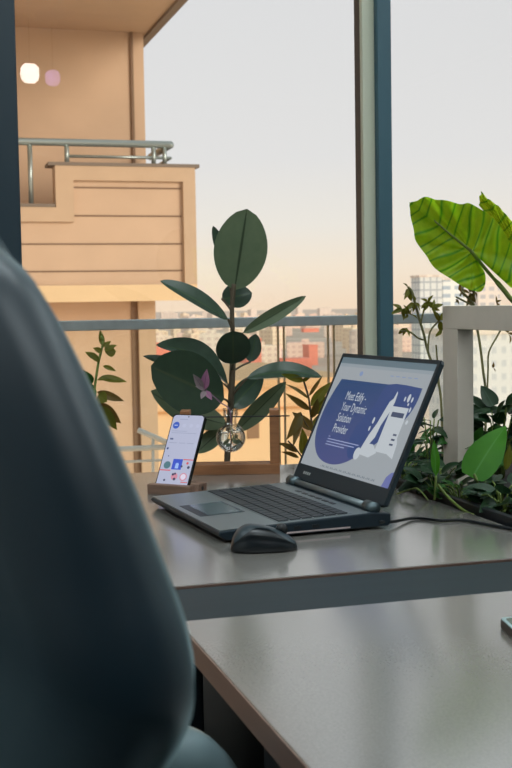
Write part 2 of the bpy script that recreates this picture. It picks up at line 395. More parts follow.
# lower storey: wall set back with a pier at its corner
xq = at(157, 400, BY+.7).x
MB().box((-9, BY+.75, -38), (xq-.02, WBY+1, zbot)).build('lower_wall', M['tan'], tb)
MB().box((xq-.17, BY+.68, -38), (xq, BY+.9, zbot)).build('corner_pier', M['tan_trim'], tb)
xk = at(137, 400, BY+.7).x
MB().box((xk-.03, BY+.73, -38), (xk+.03, BY+.78, zbot)).build('pier_joint', M['joint'], tb)
# tubular balcony rail
zt = bz(142, 100); zt2 = bz(156, 120)
xe = bx(174)
rl = MB().tube([(x0, BY+.08, zt), (xe, BY+.08, zt)], .035, 10).tube([(xe, BY+.08, zt), (xe, BY+1.0, zt)], .035, 10)
b_rail = rl.build('top_tube', M['galv'], tb, True)
MB().tube([(bx(70), BY+.08, zt2), (xe, BY+.08, zt2)], .014, 8).tube([(xe, BY+.08, zt2), (xe, BY+1.0, zt2)], .014, 8).build('lower_tube', M['galv'], tb, True)
for q, zz in ((33, zmid), (70, ztop), (157, ztop), (168, ztop)):
    MB().tube([(bx(q), BY+.08, zz), (bx(q), BY+.08, zt)], .022, 8).build('rail_post', M['galv'], tb, True)

# ------------------------------------------------------------------ the city, haze put into its pale colours
def city_mat(name, col, wcol, sx_, sz_, fw=.55, fh=.5, noise=.0):
    m = bpy.data.materials.new(name); m.use_nodes = True; t = m.node_tree; N = t.nodes.new; L = t.links.new
    b = t.nodes['Principled BSDF']; b.inputs['Roughness'].default_value = .8
    tx = N('ShaderNodeTexCoord'); sp = N('ShaderNodeSeparateXYZ'); L(tx.outputs['Object'], sp.inputs[0])
    ad = N('ShaderNodeMath'); L(sp.outputs[0], ad.inputs[0]); L(sp.outputs[1], ad.inputs[1])
    def stripe(src, size, frac):
        d = N('ShaderNodeMath'); d.operation = 'DIVIDE'; d.inputs[1].default_value = size; L(src, d.inputs[0])
        f = N('ShaderNodeMath'); f.operation = 'FRACT'; L(d.outputs[0], f.inputs[0])
        g = N('ShaderNodeMath'); g.operation = 'LESS_THAN'; g.inputs[1].default_value = frac; L(f.outputs[0], g.inputs[0]); return g.outputs[0]
    mu = N('ShaderNodeMath'); mu.operation = 'MULTIPLY'; L(stripe(ad.outputs[0], sx_, fw), mu.inputs[0]); L(stripe(sp.outputs[2], sz_, fh), mu.inputs[1])
    mx = N('ShaderNodeMix'); mx.data_type = 'RGBA'; mx.inputs[6].default_value = srgb(*col); mx.inputs[7].default_value = srgb(*wcol)
    L(mu.outputs[0], mx.inputs[0]); L(mx.outputs[2], b.inputs['Base Color'])
    return m
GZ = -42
gm = mat('haze_tinted_ground', (226, 196, 172), .95, noise=.25, nscale=.012, col2=(240, 214, 190))  # pale tones stand in for haze over the ground
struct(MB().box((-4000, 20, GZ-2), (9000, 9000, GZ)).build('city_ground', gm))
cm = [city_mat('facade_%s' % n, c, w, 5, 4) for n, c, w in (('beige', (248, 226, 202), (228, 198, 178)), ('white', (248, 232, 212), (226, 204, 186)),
      ('pink', (250, 218, 198), (232, 194, 178)), ('sand', (246, 222, 192), (224, 194, 168)), ('grey', (232, 214, 198), (208, 188, 176)))]  # washed-out wall and window tones carry the distance haze
protos = []
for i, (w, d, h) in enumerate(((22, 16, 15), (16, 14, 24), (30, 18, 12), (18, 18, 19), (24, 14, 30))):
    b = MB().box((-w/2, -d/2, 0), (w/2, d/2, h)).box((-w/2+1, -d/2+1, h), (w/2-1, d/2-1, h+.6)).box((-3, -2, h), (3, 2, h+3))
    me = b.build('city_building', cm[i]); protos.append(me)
rnd = random.Random(3)
n = 0; first = set()
lab = ('haze-tinted beige distant city block beyond the balcony railing', 'haze-tinted white distant city tower beyond the balcony railing', 'haze-tinted pink low distant building beyond the balcony railing',
       'haze-tinted sand distant apartment house beyond the balcony railing', 'tall haze-tinted grey distant block beyond the balcony railing')
cnt = 0; tries = 0
placed = [(at(q, 330, y).x, y+6) for q, y in ((311, 1750), (313, 800), (299, 720), (254, 620), (167, 960), (172, 960), (294, 720), (304, 720), (431, 420), (436, 428), (455, 440), (458, 450), (480, 430), (492, 445))]
while cnt < 230:
    Y = 420 * math.exp(rnd.random() ** .8 * 2.25)
    x = Y * rnd.uniform(.12, .58); tries += 1
    if tries > 20000: break
    i = rnd.choice((0, 0, 1, 2, 2, 3, 3, 4))
    if any(abs(x-a) < 31 and abs(Y-b) < 27 for a, b in placed): continue
    hb_ = (15, 24, 12, 19, 30)[i]
    v_ = V((x, Y, GZ+hb_)) - EYE; k_ = F_PX/v_.dot(FW); px_ = 256+v_.dot(RT)*k_; pt_ = 384-v_.dot(UP)*k_; hw_ = 16*k_; pb_ = pt_+hb_*k_
    if any(px_+hw_ > a and px_-hw_ < b and Y < yy+30 and pt_ < d and pb_ > c for a, b, c, d, yy in ((303, 320, 328, 337, 1750), (308, 319, 345, 366, 800), (285, 313, 359, 373, 720), (245, 263, 339, 380, 620), (153, 181, 343, 357, 960))): continue
    placed.append((x, Y))
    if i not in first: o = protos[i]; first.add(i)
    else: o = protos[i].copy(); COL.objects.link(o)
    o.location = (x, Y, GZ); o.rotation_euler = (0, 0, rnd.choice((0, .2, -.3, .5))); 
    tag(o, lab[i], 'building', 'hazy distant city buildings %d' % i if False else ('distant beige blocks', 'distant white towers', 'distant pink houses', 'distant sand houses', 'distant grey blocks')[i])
    cnt += 1
# salmon-red roofs and hoardings picked out of the haze-tinted city
red = mat('salmon_red_paint', (248, 152, 126), .8, noise=.08, nscale=.3)
def red_block(px0, px1, py0, py1, Y, label):
    a = at(px0, py0, Y); b = at(px1, py1, Y); c = V(((a.x+b.x)/2, Y, GZ))
    o = thing('red_building', label, 'building', c)
    MB().box((a.x, Y, GZ), (b.x, Y+14, a.z)).build('wall', red, o)
    MB().box((a.x-.3, Y-.3, a.z), (b.x+.3, Y+14.3, a.z+.8)).build('roof', red, o)
red_block(304, 319, 329, 336, 1750, 'small salmon-red block highest in the haze-tinted city, right of the rubber plant')
red_block(309, 318, 346, 366, 800, 'narrow salmon-red tower between the rubber plant and laptop screen')
red_block(286, 312, 360, 372, 720, 'low wide salmon-red building above the long right rubber leaf')
red_block(246, 262, 340, 385, 620, 'salmon-red building directly behind the rubber plant stem')
red_block(154, 180, 344, 356, 960, 'salmon-red building above the big dark rubber leaf')
# sunlit tan house below
HY = 34
ht = at(250, 388, HY); hl = at(150, 420, HY); hr = at(352, 420, HY)
hs = thing('tan_house', 'sunlit orange-tan flat-roofed house below, behind the wooden vase stand', 'building', ((hl.x+hr.x)/2, HY, GZ))
hm = mat('sunlit_render', (244, 204, 156), .85, noise=.05, nscale=.4)
MB().box((hl.x, HY, GZ), (hr.x, HY+10, ht.z)).build('wall', hm, hs)
MB().box((hl.x-.2, HY-.25, ht.z), (hr.x+.2, HY+10, ht.z+.25)).build('roof_edge', mat('roof_edge', (226, 180, 130), .8), hs)
wm = mat('dim_window', (150, 112, 76), .5)
for q, y in ((253, 430), (305, 428), (212, 428)):
    c = at(q, y, HY); MB().box((c.x-.18, HY-.04, c.z-.25), (c.x+.18, HY+.02, c.z+.25)).build('window_pane', wm, hs)
c = at(250, 408, HY); MB().box((hl.x, HY-.12, c.z-.06), (hr.x, HY, c.z)).build('string_course', mat('string_course', (214, 156, 100), .8), hs)
# towers to the right
def tower(px0, px1, py, Y, m_, name, label, roof=True):
    a = at(px0, py, Y); b = at(px1, py, Y); o = thing(name, label, 'building', ((a.x+b.x)/2, Y, GZ))
    t_ = MB().box((a.x-o.location.x, 0, 0), (b.x-o.location.x, (b.x-a.x)*.9, a.z-GZ)).build('wall', m_, o, local=True)
    if roof: MB().box((a.x-o.location.x-.4, -.4, a.z-GZ), (b.x-o.location.x+.4, (b.x-a.x)*.9+.4, a.z-GZ+.7)).build('roof', cm[1], o, local=True)
    return o
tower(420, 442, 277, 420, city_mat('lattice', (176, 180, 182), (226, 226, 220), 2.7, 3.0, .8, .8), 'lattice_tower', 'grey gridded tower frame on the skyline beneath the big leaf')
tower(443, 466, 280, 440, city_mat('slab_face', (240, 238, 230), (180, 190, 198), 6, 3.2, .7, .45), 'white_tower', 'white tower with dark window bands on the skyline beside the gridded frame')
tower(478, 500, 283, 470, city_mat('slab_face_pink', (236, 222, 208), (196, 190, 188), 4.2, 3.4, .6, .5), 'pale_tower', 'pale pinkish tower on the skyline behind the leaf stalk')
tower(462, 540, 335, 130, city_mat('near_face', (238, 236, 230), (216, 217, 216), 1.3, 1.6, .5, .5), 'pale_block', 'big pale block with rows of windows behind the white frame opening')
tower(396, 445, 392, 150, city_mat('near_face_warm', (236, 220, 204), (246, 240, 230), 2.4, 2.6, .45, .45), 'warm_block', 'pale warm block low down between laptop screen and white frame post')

# ------------------------------------------------------------------ desks
TZ = .74
def desk(name, label, x0, y0, x1, y1, legs):
    o = thing(name, label, 'desk', ((x0+x1)/2, (y0+y1)/2, 0))
    MB().box((x0, y0, TZ-.025), (x1, y1, TZ)).build('tabletop', M['desk'], o, bevel=.0015)
    eb = MB().box((x0-.0015, y0, TZ-.0245), (x0, y1, TZ-.001)).box((x0, y0-.0015, TZ-.0245), (x1, y0, TZ-.001)).box((x0, y1, TZ-.0245), (x1, y1+.0015, TZ-.001))
    eb.build('edge_band', M['desk_edge'], o)
    for (lx, ly) in legs: MB().box((lx-.025, ly-.025, 0), (lx+.025, ly+.025, TZ-.065)).build('leg', M['black'], o, bevel=.003)
    MB().box((x0+.06, y0+.04, TZ-.065), (x1-.06, y0+.08, TZ-.026)).box((x0+.06, y1-.08, TZ-.065), (x1-.06, y1-.04, TZ-.026)).build('support_beam', M['black'], o)
    return o
desk('desk', 'grey laminate desk nearest the camera with bare top and brown edge', .286, .10, .897, 1.287, [(.42, .16), (.84, .16), (.42, 1.245), (.84, 1.245)])
desk('desk', 'grey laminate desk by the window carrying the laptop', .286, 1.452, .897, 2.49, [(.34, 1.52), (.84, 1.52), (.34, 2.43), (.84, 2.43)])
st = thing('cable_channel', 'dark slate cover strip lying level between the two grey desks', 'cable tray', (.59, 1.37, 0))
MB().box((.29, 1.291, TZ-.022), (.897, 1.448, TZ-.003)).build('cover', M['strip'], st, bevel=.002)
MB().box((.40, 1.31, TZ-.16), (.87, 1.43, TZ-.024)).build('tray', M['black'], st)
MB().box((.42, 1.33, 0), (.47, 1.41, TZ-.16)).build('leg', M['black'], st); MB().box((.80, 1.33, 0), (.85, 1.41, TZ-.16)).build('leg', M['black'], st)
ped = thing('drawer_unit', 'black drawer pedestal standing in the shade under the nearest desk', 'cabinet', (.70, 1.04, 0))
MB().box((.54, .90, .03), (.86, 1.19, .60)).build('body', M['black'], ped, bevel=.004)
for k in range(3):
    d_ = MB().box((.522, .91, .05+k*.183), (.54, 1.18, .22+k*.183)).build('drawer', M['black'], ped, bevel=.003)
    MB().box((.512, 1.0, .16+k*.183), (.522, 1.09, .172+k*.183)).build('handle', M['chrome'], d_)

# ------------------------------------------------------------------ laptop
LX, LY, LYAW, LW, LD, LT0, LT1, LL, LA, LOFF = .411, 2.05, R(-85.4), .36, .284, .0185, .027, .249, R(25), .012
lp = thing('laptop', 'open dark grey laptop with a blue web page on its screen', 'laptop', (LX, LY, TZ), LYAW)
B = lambda: MB()
zz = lambda y: LT0 + (LT1-LT0)*y/LD
def slab(mb, x0, x1, y0, y1, dz0, dz1):
    n_ = len(mb.v)
    for (x, y) in ((x0,y0),(x1,y0),(x1,y1),(x0,y1)): mb.v.append(V((x, y, zz(y)+dz0)))
    for (x, y) in ((x0,y0),(x1,y0),(x1,y1),(x0,y1)): mb.v.append(V((x, y, zz(y)+dz1)))
    mb.f += [tuple(n_+i for i in q) for q in ((0,3,2,1),(4,5,6,7),(0,1,5,4),(1,2,6,5),(2,3,7,6),(3,0,4,7))]
    return mb
# base: chamfered side profile
prof = [(.012, .004), (LD-.004, .004), (LD, .010), (LD, LT1-.004), (LD-.03, LT1-.0005), (.002, LT0-.001), (0, LT0-.004), (.002, .011)]
MB().prism(prof, (0,0,0), (0,1,0), (0,0,1), (LW,0,0)).build('base', M['laptop_side'], lp, bevel=.0022, local=True)
slab(MB(), .003, LW-.003, .003, LD-.034, -.0008, .0006).build('palm_deck', M['laptop'], lp, local=True)
MB().box((.012, .014, .0025), (LW-.012, LD-.03, .0042)).build('bottom_plate', M['laptop_bottom'], lp, local=True)
ft = MB()
for x in (.03, LW-.03):
    for y in (.03, LD-.05): ft.lathe([(.009, -.0002), (.009, .0035)], (x, y, 0), 12)
ft.build('rubber_foot', M['black'], lp, local=True)
slab(MB(), .125, .235, .014, .088, .0004, .0010).build('touchpad', M['laptop_side'], lp, local=True)
slab(MB(), .128, .232, .028, .085, .0009, .0014).build('touchpad_surface', mat('touchpad_grey', (92, 110, 116), .2, metal=.3), lp, local=True)
slab(MB(), .012, LW-.012, .098, .222, .0003, .0010).build('keyboard_tray', M['laptop'], lp, local=True)
ky = MB()
for r in range(6):
    y0 = .101 + r*.0198; x = .014
    row = {0: [1.4, 1.2, 1.2, 5.6, 1.2, 1.2, 1.2, 1.2, 1, 1, 1, 1], 1: [2.2] + [1]*10 + [2.4, 1, 1, 1], 2: [1.8] + [1]*11 + [1.8, 1, 1, 1], 3: [1.4]+[1]*12+[1.2, 1, 1, 1], 4: [1]*13+[1.6, 1, 1, 1], 5: [1]*17}[r]
    un = (LW-.028) / sum(row)
    for w in row:
        slab(ky, x+.0010, x+w*un-.0010, y0, y0+.0172, .0009, .0026); x += w*un
ky.build('keyboard', M['key'], lp, bevel=.0006, seg=1, local=True)
# vents above the keyboard and the hinge cover
vn = MB()
for k in range(6): slab(vn, .10+k*.028, .118+k*.028, LD-.052, LD-.046, .0005, .0012)
vn.build('vent_slot', M['black'], lp, local=True)
hz = LT1 + .004
MB().tube([(.022, LD-.022, hz), (LW-.022, LD-.022, hz)], .0058, 12).build('hinge_cover', M['laptop'], lp, True, local=True)
for x in (.010, LW-.040):
    MB().tube([(x, LD-.022, hz), (x+.030, LD-.022, hz)], .0095, 14).build('hinge', M['chrome'], lp, True, local=True)
sl = MB().box((LW-.0002, .06, .006), (LW+.0006, LD-.07, .0085)); sl.build('lit_gap_strip', mat('lit_gap_tone', (190, 172, 172), .4), lp, local=True)  # pale colour imitates the lit gap along the lower side
pt = MB()
for y, w in ((.09, .014), (.12, .012), (.15, .012)): pt.box((LW-.0002, y, .011), (LW+.0008, y+w, .0165))
pt.build('port', M['black'], lp, local=True)
# lid
lo = V((0, LD-LOFF, LT1+.006)); lx = V((1,0,0)); lv = V((0, sin(LA), cos(LA))); ln = V((0, -cos(LA), sin(LA)))
MB().prism([(0, .004), (.012, 0), (LW-.012, 0), (LW, .004), (LW, LL-.006), (LW-.006, LL), (.006, LL), (0, LL-.006)], lo, lx, lv, -ln*.007).build('lid', M['bezel'], lp, bevel=.0015, local=True)
bz0, bzt, bzl, bzr = .030, .008, .006, .008
def ring():
    a = MB(); o_ = lo + ln*.0002
    a.prism([(0,.003),(LW,.003),(LW,bz0),(0,bz0)], o_, lx, lv, ln*.0016)
    a.prism([(0,LL-bzt),(LW,LL-bzt),(LW,LL-.001),(0,LL-.001)], o_, lx, lv, ln*.0016)
    a.prism([(0,bz0),(bzl,bz0),(bzl,LL-bzt),(0,LL-bzt)], o_, lx, lv, ln*.0016)
    a.prism([(LW-bzr,bz0),(LW,bz0),(LW,LL-bzt),(LW-bzr,LL-bzt)], o_, lx, lv, ln*.0016)
    return a
ring().build('bezel', M['bezel'], lp, local=True)
SW, SH = LW-bzl-bzr, LL-bz0-bzt
so = lo + lx*bzl + lv*bz0 + ln*.0006
def emat(name, c, st_=1., c2=None, axis=None):
    m = bpy.data.materials.new(name); m.use_nodes = True; t = m.node_tree; b = t.nodes['Principled BSDF']
    b.inputs['Base Color'].default_value = (.01, .01, .012, 1); b.inputs['Roughness'].default_value = .35
    b.inputs['Emission Color'].default_value = srgb(*c); b.inputs['Emission Strength'].default_value = st_
    if c2:
        N = t.nodes.new; L = t.links.new
        uv = N('ShaderNodeUVMap'); sp = N('ShaderNodeSeparateXYZ'); L(uv.outputs[0], sp.inputs[0])
        mx = N('ShaderNodeMix'); mx.data_type = 'RGBA'; mx.inputs[6].default_value = srgb(*c); mx.inputs[7].default_value = srgb(*c2)
        L(sp.outputs[0], mx.inputs[0]); L(mx.outputs[2], b.inputs['Emission Color'])
    return m
display = MB().poly([(0,0),(1,0),(1,1),(0,1)], so, lx*SW, lv*SH).build('display', emat('screen_white', (148, 156, 162)), lp, local=True)
def glyph(name, polys, m_, lift, o_=None, grad=None):
    a = MB(); oo = (o_ or so) + ln*lift
    for pl in polys: a.poly(pl, oo, lx*SW, lv*SH)
    if grad:
        k = 0
        for pl in polys:
            for p_ in pl: a.uv[k] = (grad(p_), .5); k += 1
    return a.build(name, m_, display, local=True)
rect = lambda a, b, c, d: [(a,b),(c,b),(c,d),(a,d)]
circ = lambda x, y, r_, rx=1.: [(x+r_*rx*cos(2*pi*k/20)*SH/SW, y+r_*sin(2*pi*k/20)) for k in range(20)]
glyph('browser_bar', [rect(0, .945, 1, 1)], emat('bar', (92, 112, 122)), .0001)
glyph('address_bar', [rect(0, .915, 1, .945)], emat('bar2', (136, 148, 156)), .0001)
blob0 = [(.085,.80),(.95,.80),(.95,.70),(.93,.60),(.88,.50),(.80,.40),(.71,.30),(.62,.21),(.52,.125),(.42,.075),(.32,.06),(.22,.075),(.14,.12),(.075,.20),(.035,.30),(.02,.42),(.025,.55),(.05,.68)]
sm = spline([V((a, b, 0)) for a, b in blob0[1:]] , 5)
blob = [blob0[0]] + [(p_.x, p_.y) for p_ in sm]
glyph('hero_blob', [blob], emat('blob', (12, 62, 106), 1, (68, 76, 124)), .00015, grad=lambda p_: max(0, min(1, .95 - p_[1]*1.15 + p_[0]*.25)))
sw = [(.95,.80),(.62,.80),(.56,.62),(.47,.45),(.44,.30),(.50,.15),(.62,.21),(.80,.40),(.93,.60)]
glyph('hero_shade', [[(p_.x, p_.y) for p_ in spline([V((a,b,0)) for a, b in sw+[sw[0]]], 4)[:-1]]], emat('blob2', (44, 68, 118)), .0002)
tm = MB()
for k, tx_ in enumerate(('Meet Edify -', 'Your Dynamic', 'Solution', 'Provider')):
    vv, ff = text_mesh(tx_, .023, .72, .0); n_ = len(tm.v)
    o_ = so + lx*(.215*SW) + lv*((.625-k*.098)*SH) + ln*.0004
    tm.v += [o_ + lx*p_.x + lv*p_.y for p_ in vv]; tm.f += [tuple(n_+i for i in q) for q in ff]
white_e = emat('white_e', (180, 188, 194))
tm.build('headline_text', white_e, display, local=True)
glyph('small_text', [rect(.20,.262,.56,.27), rect(.20,.238,.52,.246), rect(.20,.214,.42,.222), rect(.2,.285,.22,.292)], emat('small_e', (140, 150, 186)), .0003)
ph = [(.70,.30),(.93,.27),(.93,.64),(.80,.67),(.72,.64)]
fig = [(.60,.23),(.66,.27),(.74,.22),(.76,.30),(.72,.42),(.735,.58),(.755,.66),(.80,.70),(.785,.80-.03),(.755,.72),(.70,.66),(.68,.58),(.655,.46),(.62,.36),(.58,.30)]
glyph('phone_drawing', [rect(.735,.25,.90,.63)], white_e, .0003)
glyph('figure_drawing', [[(.585,.22),(.63,.22),(.66,.30),(.69,.36),(.70,.46),(.735,.58),(.748,.66),(.742,.74),(.732,.755),(.722,.69),(.695,.66),(.678,.58),(.655,.47),(.62,.37)], 
      ], white_e, .00035)
glyph('circle_drawing', [circ(.575,.20,.052)], white_e, .0003)
glyph('hand_drawing', [[(.60,.20),(.70,.19),(.76,.24),(.70,.30),(.62,.30)]], white_e, .0003)
glyph('plant_drawing', [[(.86,.25),(.93,.22),(.92,.34),(.88,.44)]], white_e, .00038)
glyph('phone_detail', [rect(.76,.545,.88,.585), rect(.85,.40,.885,.415), rect(.85,.36,.885,.375), rect(.85,.32,.885,.335)], emat('dark_e', (60, 74, 100)), .0004)
glyph('leaf_dots', [circ(.60,.42,.022,.6), circ(.61,.49,.028,.6), circ(.83,.70,.02,.6), circ(.865,.71,.035,.6), circ(.90,.70,.022,.6), circ(.915,.62,.022,.6), circ(.88,.66,.012), circ(.93,.52,.018)], white_e, .0003)
glyph('nav_marks', [rect(.60+k*.06,.868,.635+k*.06,.876) for k in range(5)] + [circ(.285,.865,.022,1.4)], emat('nav_e', (120, 140, 176)), .0002)
glyph('footer_text', [rect(.24+k*.017,.022,.250+k*.017,.022+.006+.010*((k*7) % 3 > 0)) for k in range(36)], emat('foot_e', (104, 116, 124)), .0002)
glyph('corner_dot', [[(1,0),(1,.13),(.97,.12),(.94,.08),(.925,0)]], emat('corner_e', (96, 106, 160)), .0002)
lg = MB()
for k in range(4): lg.poly([(0,0),(.006,0),(.007,.005),(.001,.005)], lo+lx*(.036+k*.008)+lv*.013+ln*.0022, lx, lv)
lg.build('maker_mark', mat('mark', (170, 176, 176), .4), lp, local=True)
LM = Matrix.Translation((LX, LY, TZ)) @ Matrix.Rotation(LYAW, 4, 'Z')

# power cable
c0 = LM @ V((LW-.004+.006, LD-.02, .012))
cb = [c0, c0 + (onz(415, 518, TZ+.005)-c0)*.4 + V((0,0,-.002)), onz(415, 518, TZ+.003), onz(440, 520.5, TZ+.003), onz(462, 520, TZ+.003), onz(490, 525, TZ+.003), V((.8895, 1.60, TZ+.003)), V((.8895, 1.5, TZ+.003))]
tag(MB().tube(spline(cb, 8), .0026, 8).build('power_cable', M['black'], None, True), 'thin black cable running from the laptop across the desk to the right', 'cable')

# ------------------------------------------------------------------ mouse
ms_ = thing('computer_mouse', 'black wireless mouse on the desk in front of the laptop', 'mouse', (.490, 1.627, TZ), R(-8))
def mouse_shell(sc=1., z0=0., z1=99., lift=0., x0=-1, x1=1):
    mb = MB(); NX, NA = 26, 20
    for i in range(NX+1):
        t = i/NX; x = -.049 + .098*t
        hw = .0295*(max(0, 1-abs(2*t-1)**2.6))**.5 * (1 - .07*sin(pi*t))
        hh = (.039*(max(0, 1-abs((t-.36)/(.64 if t > .36 else .36))**2.3))**.62)*(1-.32*t)
        for j in range(NA+1):
            a = pi*j/NA; c_, s_ = cos(a), sin(a)
            y = hw*math.copysign(abs(c_)**.75, c_); z = .002 + hh*abs(s_)**.72
            if j in (2, 3, NA-2, NA-3): y *= .93
            mb.v.append(V((x*sc, y*sc, z*sc+lift)))
    for i in range(NX):
        for j in range(NA):
            p_ = i*(NA+1)+j; mb.f.append((p_, p_+1, p_+NA+2, p_+NA+1))
        mb.f.append((i*(NA+1), (i+1)*(NA+1), (i+1)*(NA+1)+NA, i*(NA+1)+NA))
    return mb
mouse_shell().build('body', M['mouse'], ms_, True, local=True)
tp_ = MB(); NX, NA = 26, 12      # top shell with a wavy side line
for i in range(NX+1):
    t = .04+.92*i/NX; x = -.049 + .098*t
    hw = .0295*(max(0, 1-abs(2*t-1)**2.6))**.5 * (1 - .07*sin(pi*t)); hh = (.039*(max(0, 1-abs((t-.36)/(.64 if t > .36 else .36))**2.3))**.62)*(1-.32*t)
    lo_a = .30 + .34*max(0, sin(pi*(t*1.15-.05)))**2
    for j in range(NA+1):
        a = pi*lo_a/1.7 + (pi - 2*pi*lo_a/1.7)*j/NA; c_, s_ = cos(a), sin(a)
        tp_.v.append(V((x, hw*1.015*math.copysign(abs(c_)**.75, c_), .0022 + hh*1.02*abs(s_)**.72 + .0004)))
for i in range(NX):
    for j in range(NA):
        p_ = i*(NA+1)+j; tp_.f.append((p_, p_+1, p_+NA+2, p_+NA+1))
tp_.build('top_shell', M['mouse_gloss'], ms_, True, local=True)
MB().tube([(.026, -.0035, .0285), (.026, .0035, .0285)], .0085, 18).build('scroll_wheel', M['black'], ms_, True, local=True)

# ------------------------------------------------------------------ phone on its wooden rest
HA = R(-45)
hx, hy = .468, 2.165
ho = thing('phone_holder', 'small walnut block holding the upright phone left of the laptop', 'phone stand', (hx, hy, TZ), HA)
hb = MB()
hb.prism([(0,0),(.062,0),(.062,.019),(.034,.019),(.0305,.006),(.018,.006),(.0165,.019),(0,.019)], (-.047, 0, 0), (0,1,0), (0,0,1), (.094,0,0))
hb.build('block', M['wood_dark'], ho, bevel=.0015, local=True)
MB().tube([(.0471, .045, .010), (.0475, .045, .010)], .004, 10).build('cable_hole', M['black'], ho, local=True)
HM = Matrix.Translation((hx, hy, TZ)) @ Matrix.Rotation(HA, 4, 'Z')
PL, PW, PA = .153, .073, R(29)
po = HM @ V((-.0365-.009, .0215, .0085))
pn = thing('smartphone', 'phone propped upright in the walnut block showing a social profile page', 'phone', po, HA)
pv = V((0, sin(PA), cos(PA))); pnn = V((0, -cos(PA), sin(PA)))
def rr(x0, y0, x1, y1, r_, n_=5):
    out = []
    for cx, cy, a0 in ((x1-r_, y0+r_, -pi/2), (x1-r_, y1-r_, 0), (x0+r_, y1-r_, pi/2), (x0+r_, y0+r_, pi)):
        for k in range(n_+1): a = a0 + pi/2*k/n_; out.append((cx+r_*cos(a), cy+r_*sin(a)))
    return out
MB().prism(rr(0, 0, PW, PL, .009), (0,0,0), (1,0,0), pv, -pnn*.008).build('body', M['black_gloss'], pn, local=True, bevel=.001)
dsp = MB().poly(rr(.0022, .003, PW-.0022, PL-.0022, .0075), pnn*.0003, (1,0,0), pv).build('display', emat('phone_white', (172, 176, 200)), pn, local=True)
def pg(name, polys, col, lift=.0005, st_=1.):
    a = MB()
    for pl in polys: a.poly(pl, pnn*lift, V((PW,0,0)), pv*PL)
    return a.build(name, emat(name+'_e', col, st_), dsp, local=True)
pc = lambda x, y, r_: [(x+r_*cos(2*pi*k/18), y+r_*PW/PL*sin(2*pi*k/18)) for k in range(18)]
pg('profile_picture', [pc(.18, .845, .10)], (36, 78, 178))
pg('profile_stripe', [rect(.13,.84,.23,.85)], (190, 200, 230), .0007)
pg('story_ring', [pc(x, .845, .055) for x in (.43, .64, .84)], (178, 182, 206))
pg('text_line', [rect(.25,.925,.5,.933), rect(.1,.765,.55,.771), rect(.1,.74,.85,.746), rect(.1,.605,.35,.612), rect(.4,.605,.6,.612), rect(.65,.605,.85,.612), rect(.1,.67,.17,.675)], (140, 146, 176))
pg('tag_mark', [rect(.1,.65,.2,.668), pc(.105,.53,.032), pc(.19,.43,.016)], (44, 60, 110))
pg('picture_blue', [rect(.37,.255,.66,.395)], (40, 70, 190))
pg('picture_green', [pc(.22,.31,.105)], (70, 110, 120))
pg('picture_light', [pc(.52,.32,.05), rect(.47,.27,.57,.31)], (150, 180, 235), .0007)
pg('picture_red', [rect(.67,.385,.97,.397), rect(.03,.235,.36,.248), rect(.75,.09,.95,.1), pc(.82,.345,.035)], (206, 60, 70))
pg('picture_rings', [pc(.52,.165,.10), pc(.79,.165,.11)], (200, 130, 150))
pg('picture_inner', [pc(.79,.165,.08)], (214, 206, 224), .0007)
pg('picture_dots', [pc(.47,.19,.035), pc(.54,.13,.04), pc(.53,.2,.03), pc(.25,.11,.03), pc(.88,.29,.04), pc(.67,.3,.03)], (40, 44, 80), .0008)
pg('tab_icon', [pc(x, .035, .022) for x in (.14, .32, .5, .68)], (140, 146, 176)); pg('tab_icon_dark', [pc(.86, .035, .03)], (50, 60, 110))
pg('camera_dot', [pc(.5, .965, .02)], (10, 12, 18))

# ------------------------------------------------------------------ wooden propagation stand and bulb vase
SA = R(-18.5); s0 = onz(181, 475.5, TZ); s1 = onz(280, 474, TZ)
sc_ = (s0+s1)/2; SL = (s1-s0).length; SA = math.atan2(s1.y-s0.y, s1.x-s0.x)
sd = thing('vase_stand', 'U-shaped oak stand with thin black rod behind the phone', 'stand', (sc_.x, sc_.y, TZ), SA)
MB().box((-SL/2, 0, 0), (SL/2, .055, .021)).build('base', M['wood'], sd, bevel=.001, local=True)
for sgn in (-1, 1):
    xa = SL/2-.020 if sgn > 0 else -SL/2
    MB().box((xa, .004, .0212), (xa+.020, .05, .133)).build('upright', M['wood'], sd, bevel=.001, local=True)
ROD = .121
MB().tube([(-SL/2-.002, -.004, ROD), (SL/2+.022, -.004, ROD)], .0014, 8).build('rod', M['black'], sd, True, local=True)
SM = Matrix.Translation(sd.location) @ Matrix.Rotation(SA, 4, 'Z')
vc = at(231, 437, (SM @ V((0, -.004, 0))).y); vc = SM @ V(((SM.inverted() @ vc).x, -.004-.0085, vc.z-TZ))
vs0 = thing('bulb_vase', 'clear round glass bulb vase hanging on the black rod', 'vase', (vc.x, vc.y, vc.z-.031))
rb = .0305
pr = [(.0001, -rb)] + [(rb*sin(a), -rb*cos(a)) for a in (pi*k/16 for k in range(1, 14))] + [(.0125, .029), (.0118, .040), (.0125, .052), (.0165, .058), (.0165, .060), (.011, .059)]
MB().lathe(pr, vc, 36).build('bulb', M['vase_glass'], vs0, True)
MB().lathe([(.0135, .044), (.0158, .047), (.0158, .053), (.0135, .056)], vc, 28, False).build('neck_ring', M['vase_glass'], vs0, True)
pw = [(.0001, -rb*.95)] + [(rb*.95*sin(a), -rb*.95*cos(a)) for a in (pi*k/24 for k in range(1, 16))] + [(.0001, rb*.95*.38)]
gm_ = bpy.data.materials.new('water'); gm_.use_nodes = True; b_ = gm_.node_tree.nodes['Principled BSDF']
b_.inputs['Transmission Weight'].default_value = 1; b_.inputs['IOR'].default_value = 1.33; b_.inputs['Roughness'].default_value = .02; b_.inputs['Base Color'].default_value = (.97, .97, .94, 1)
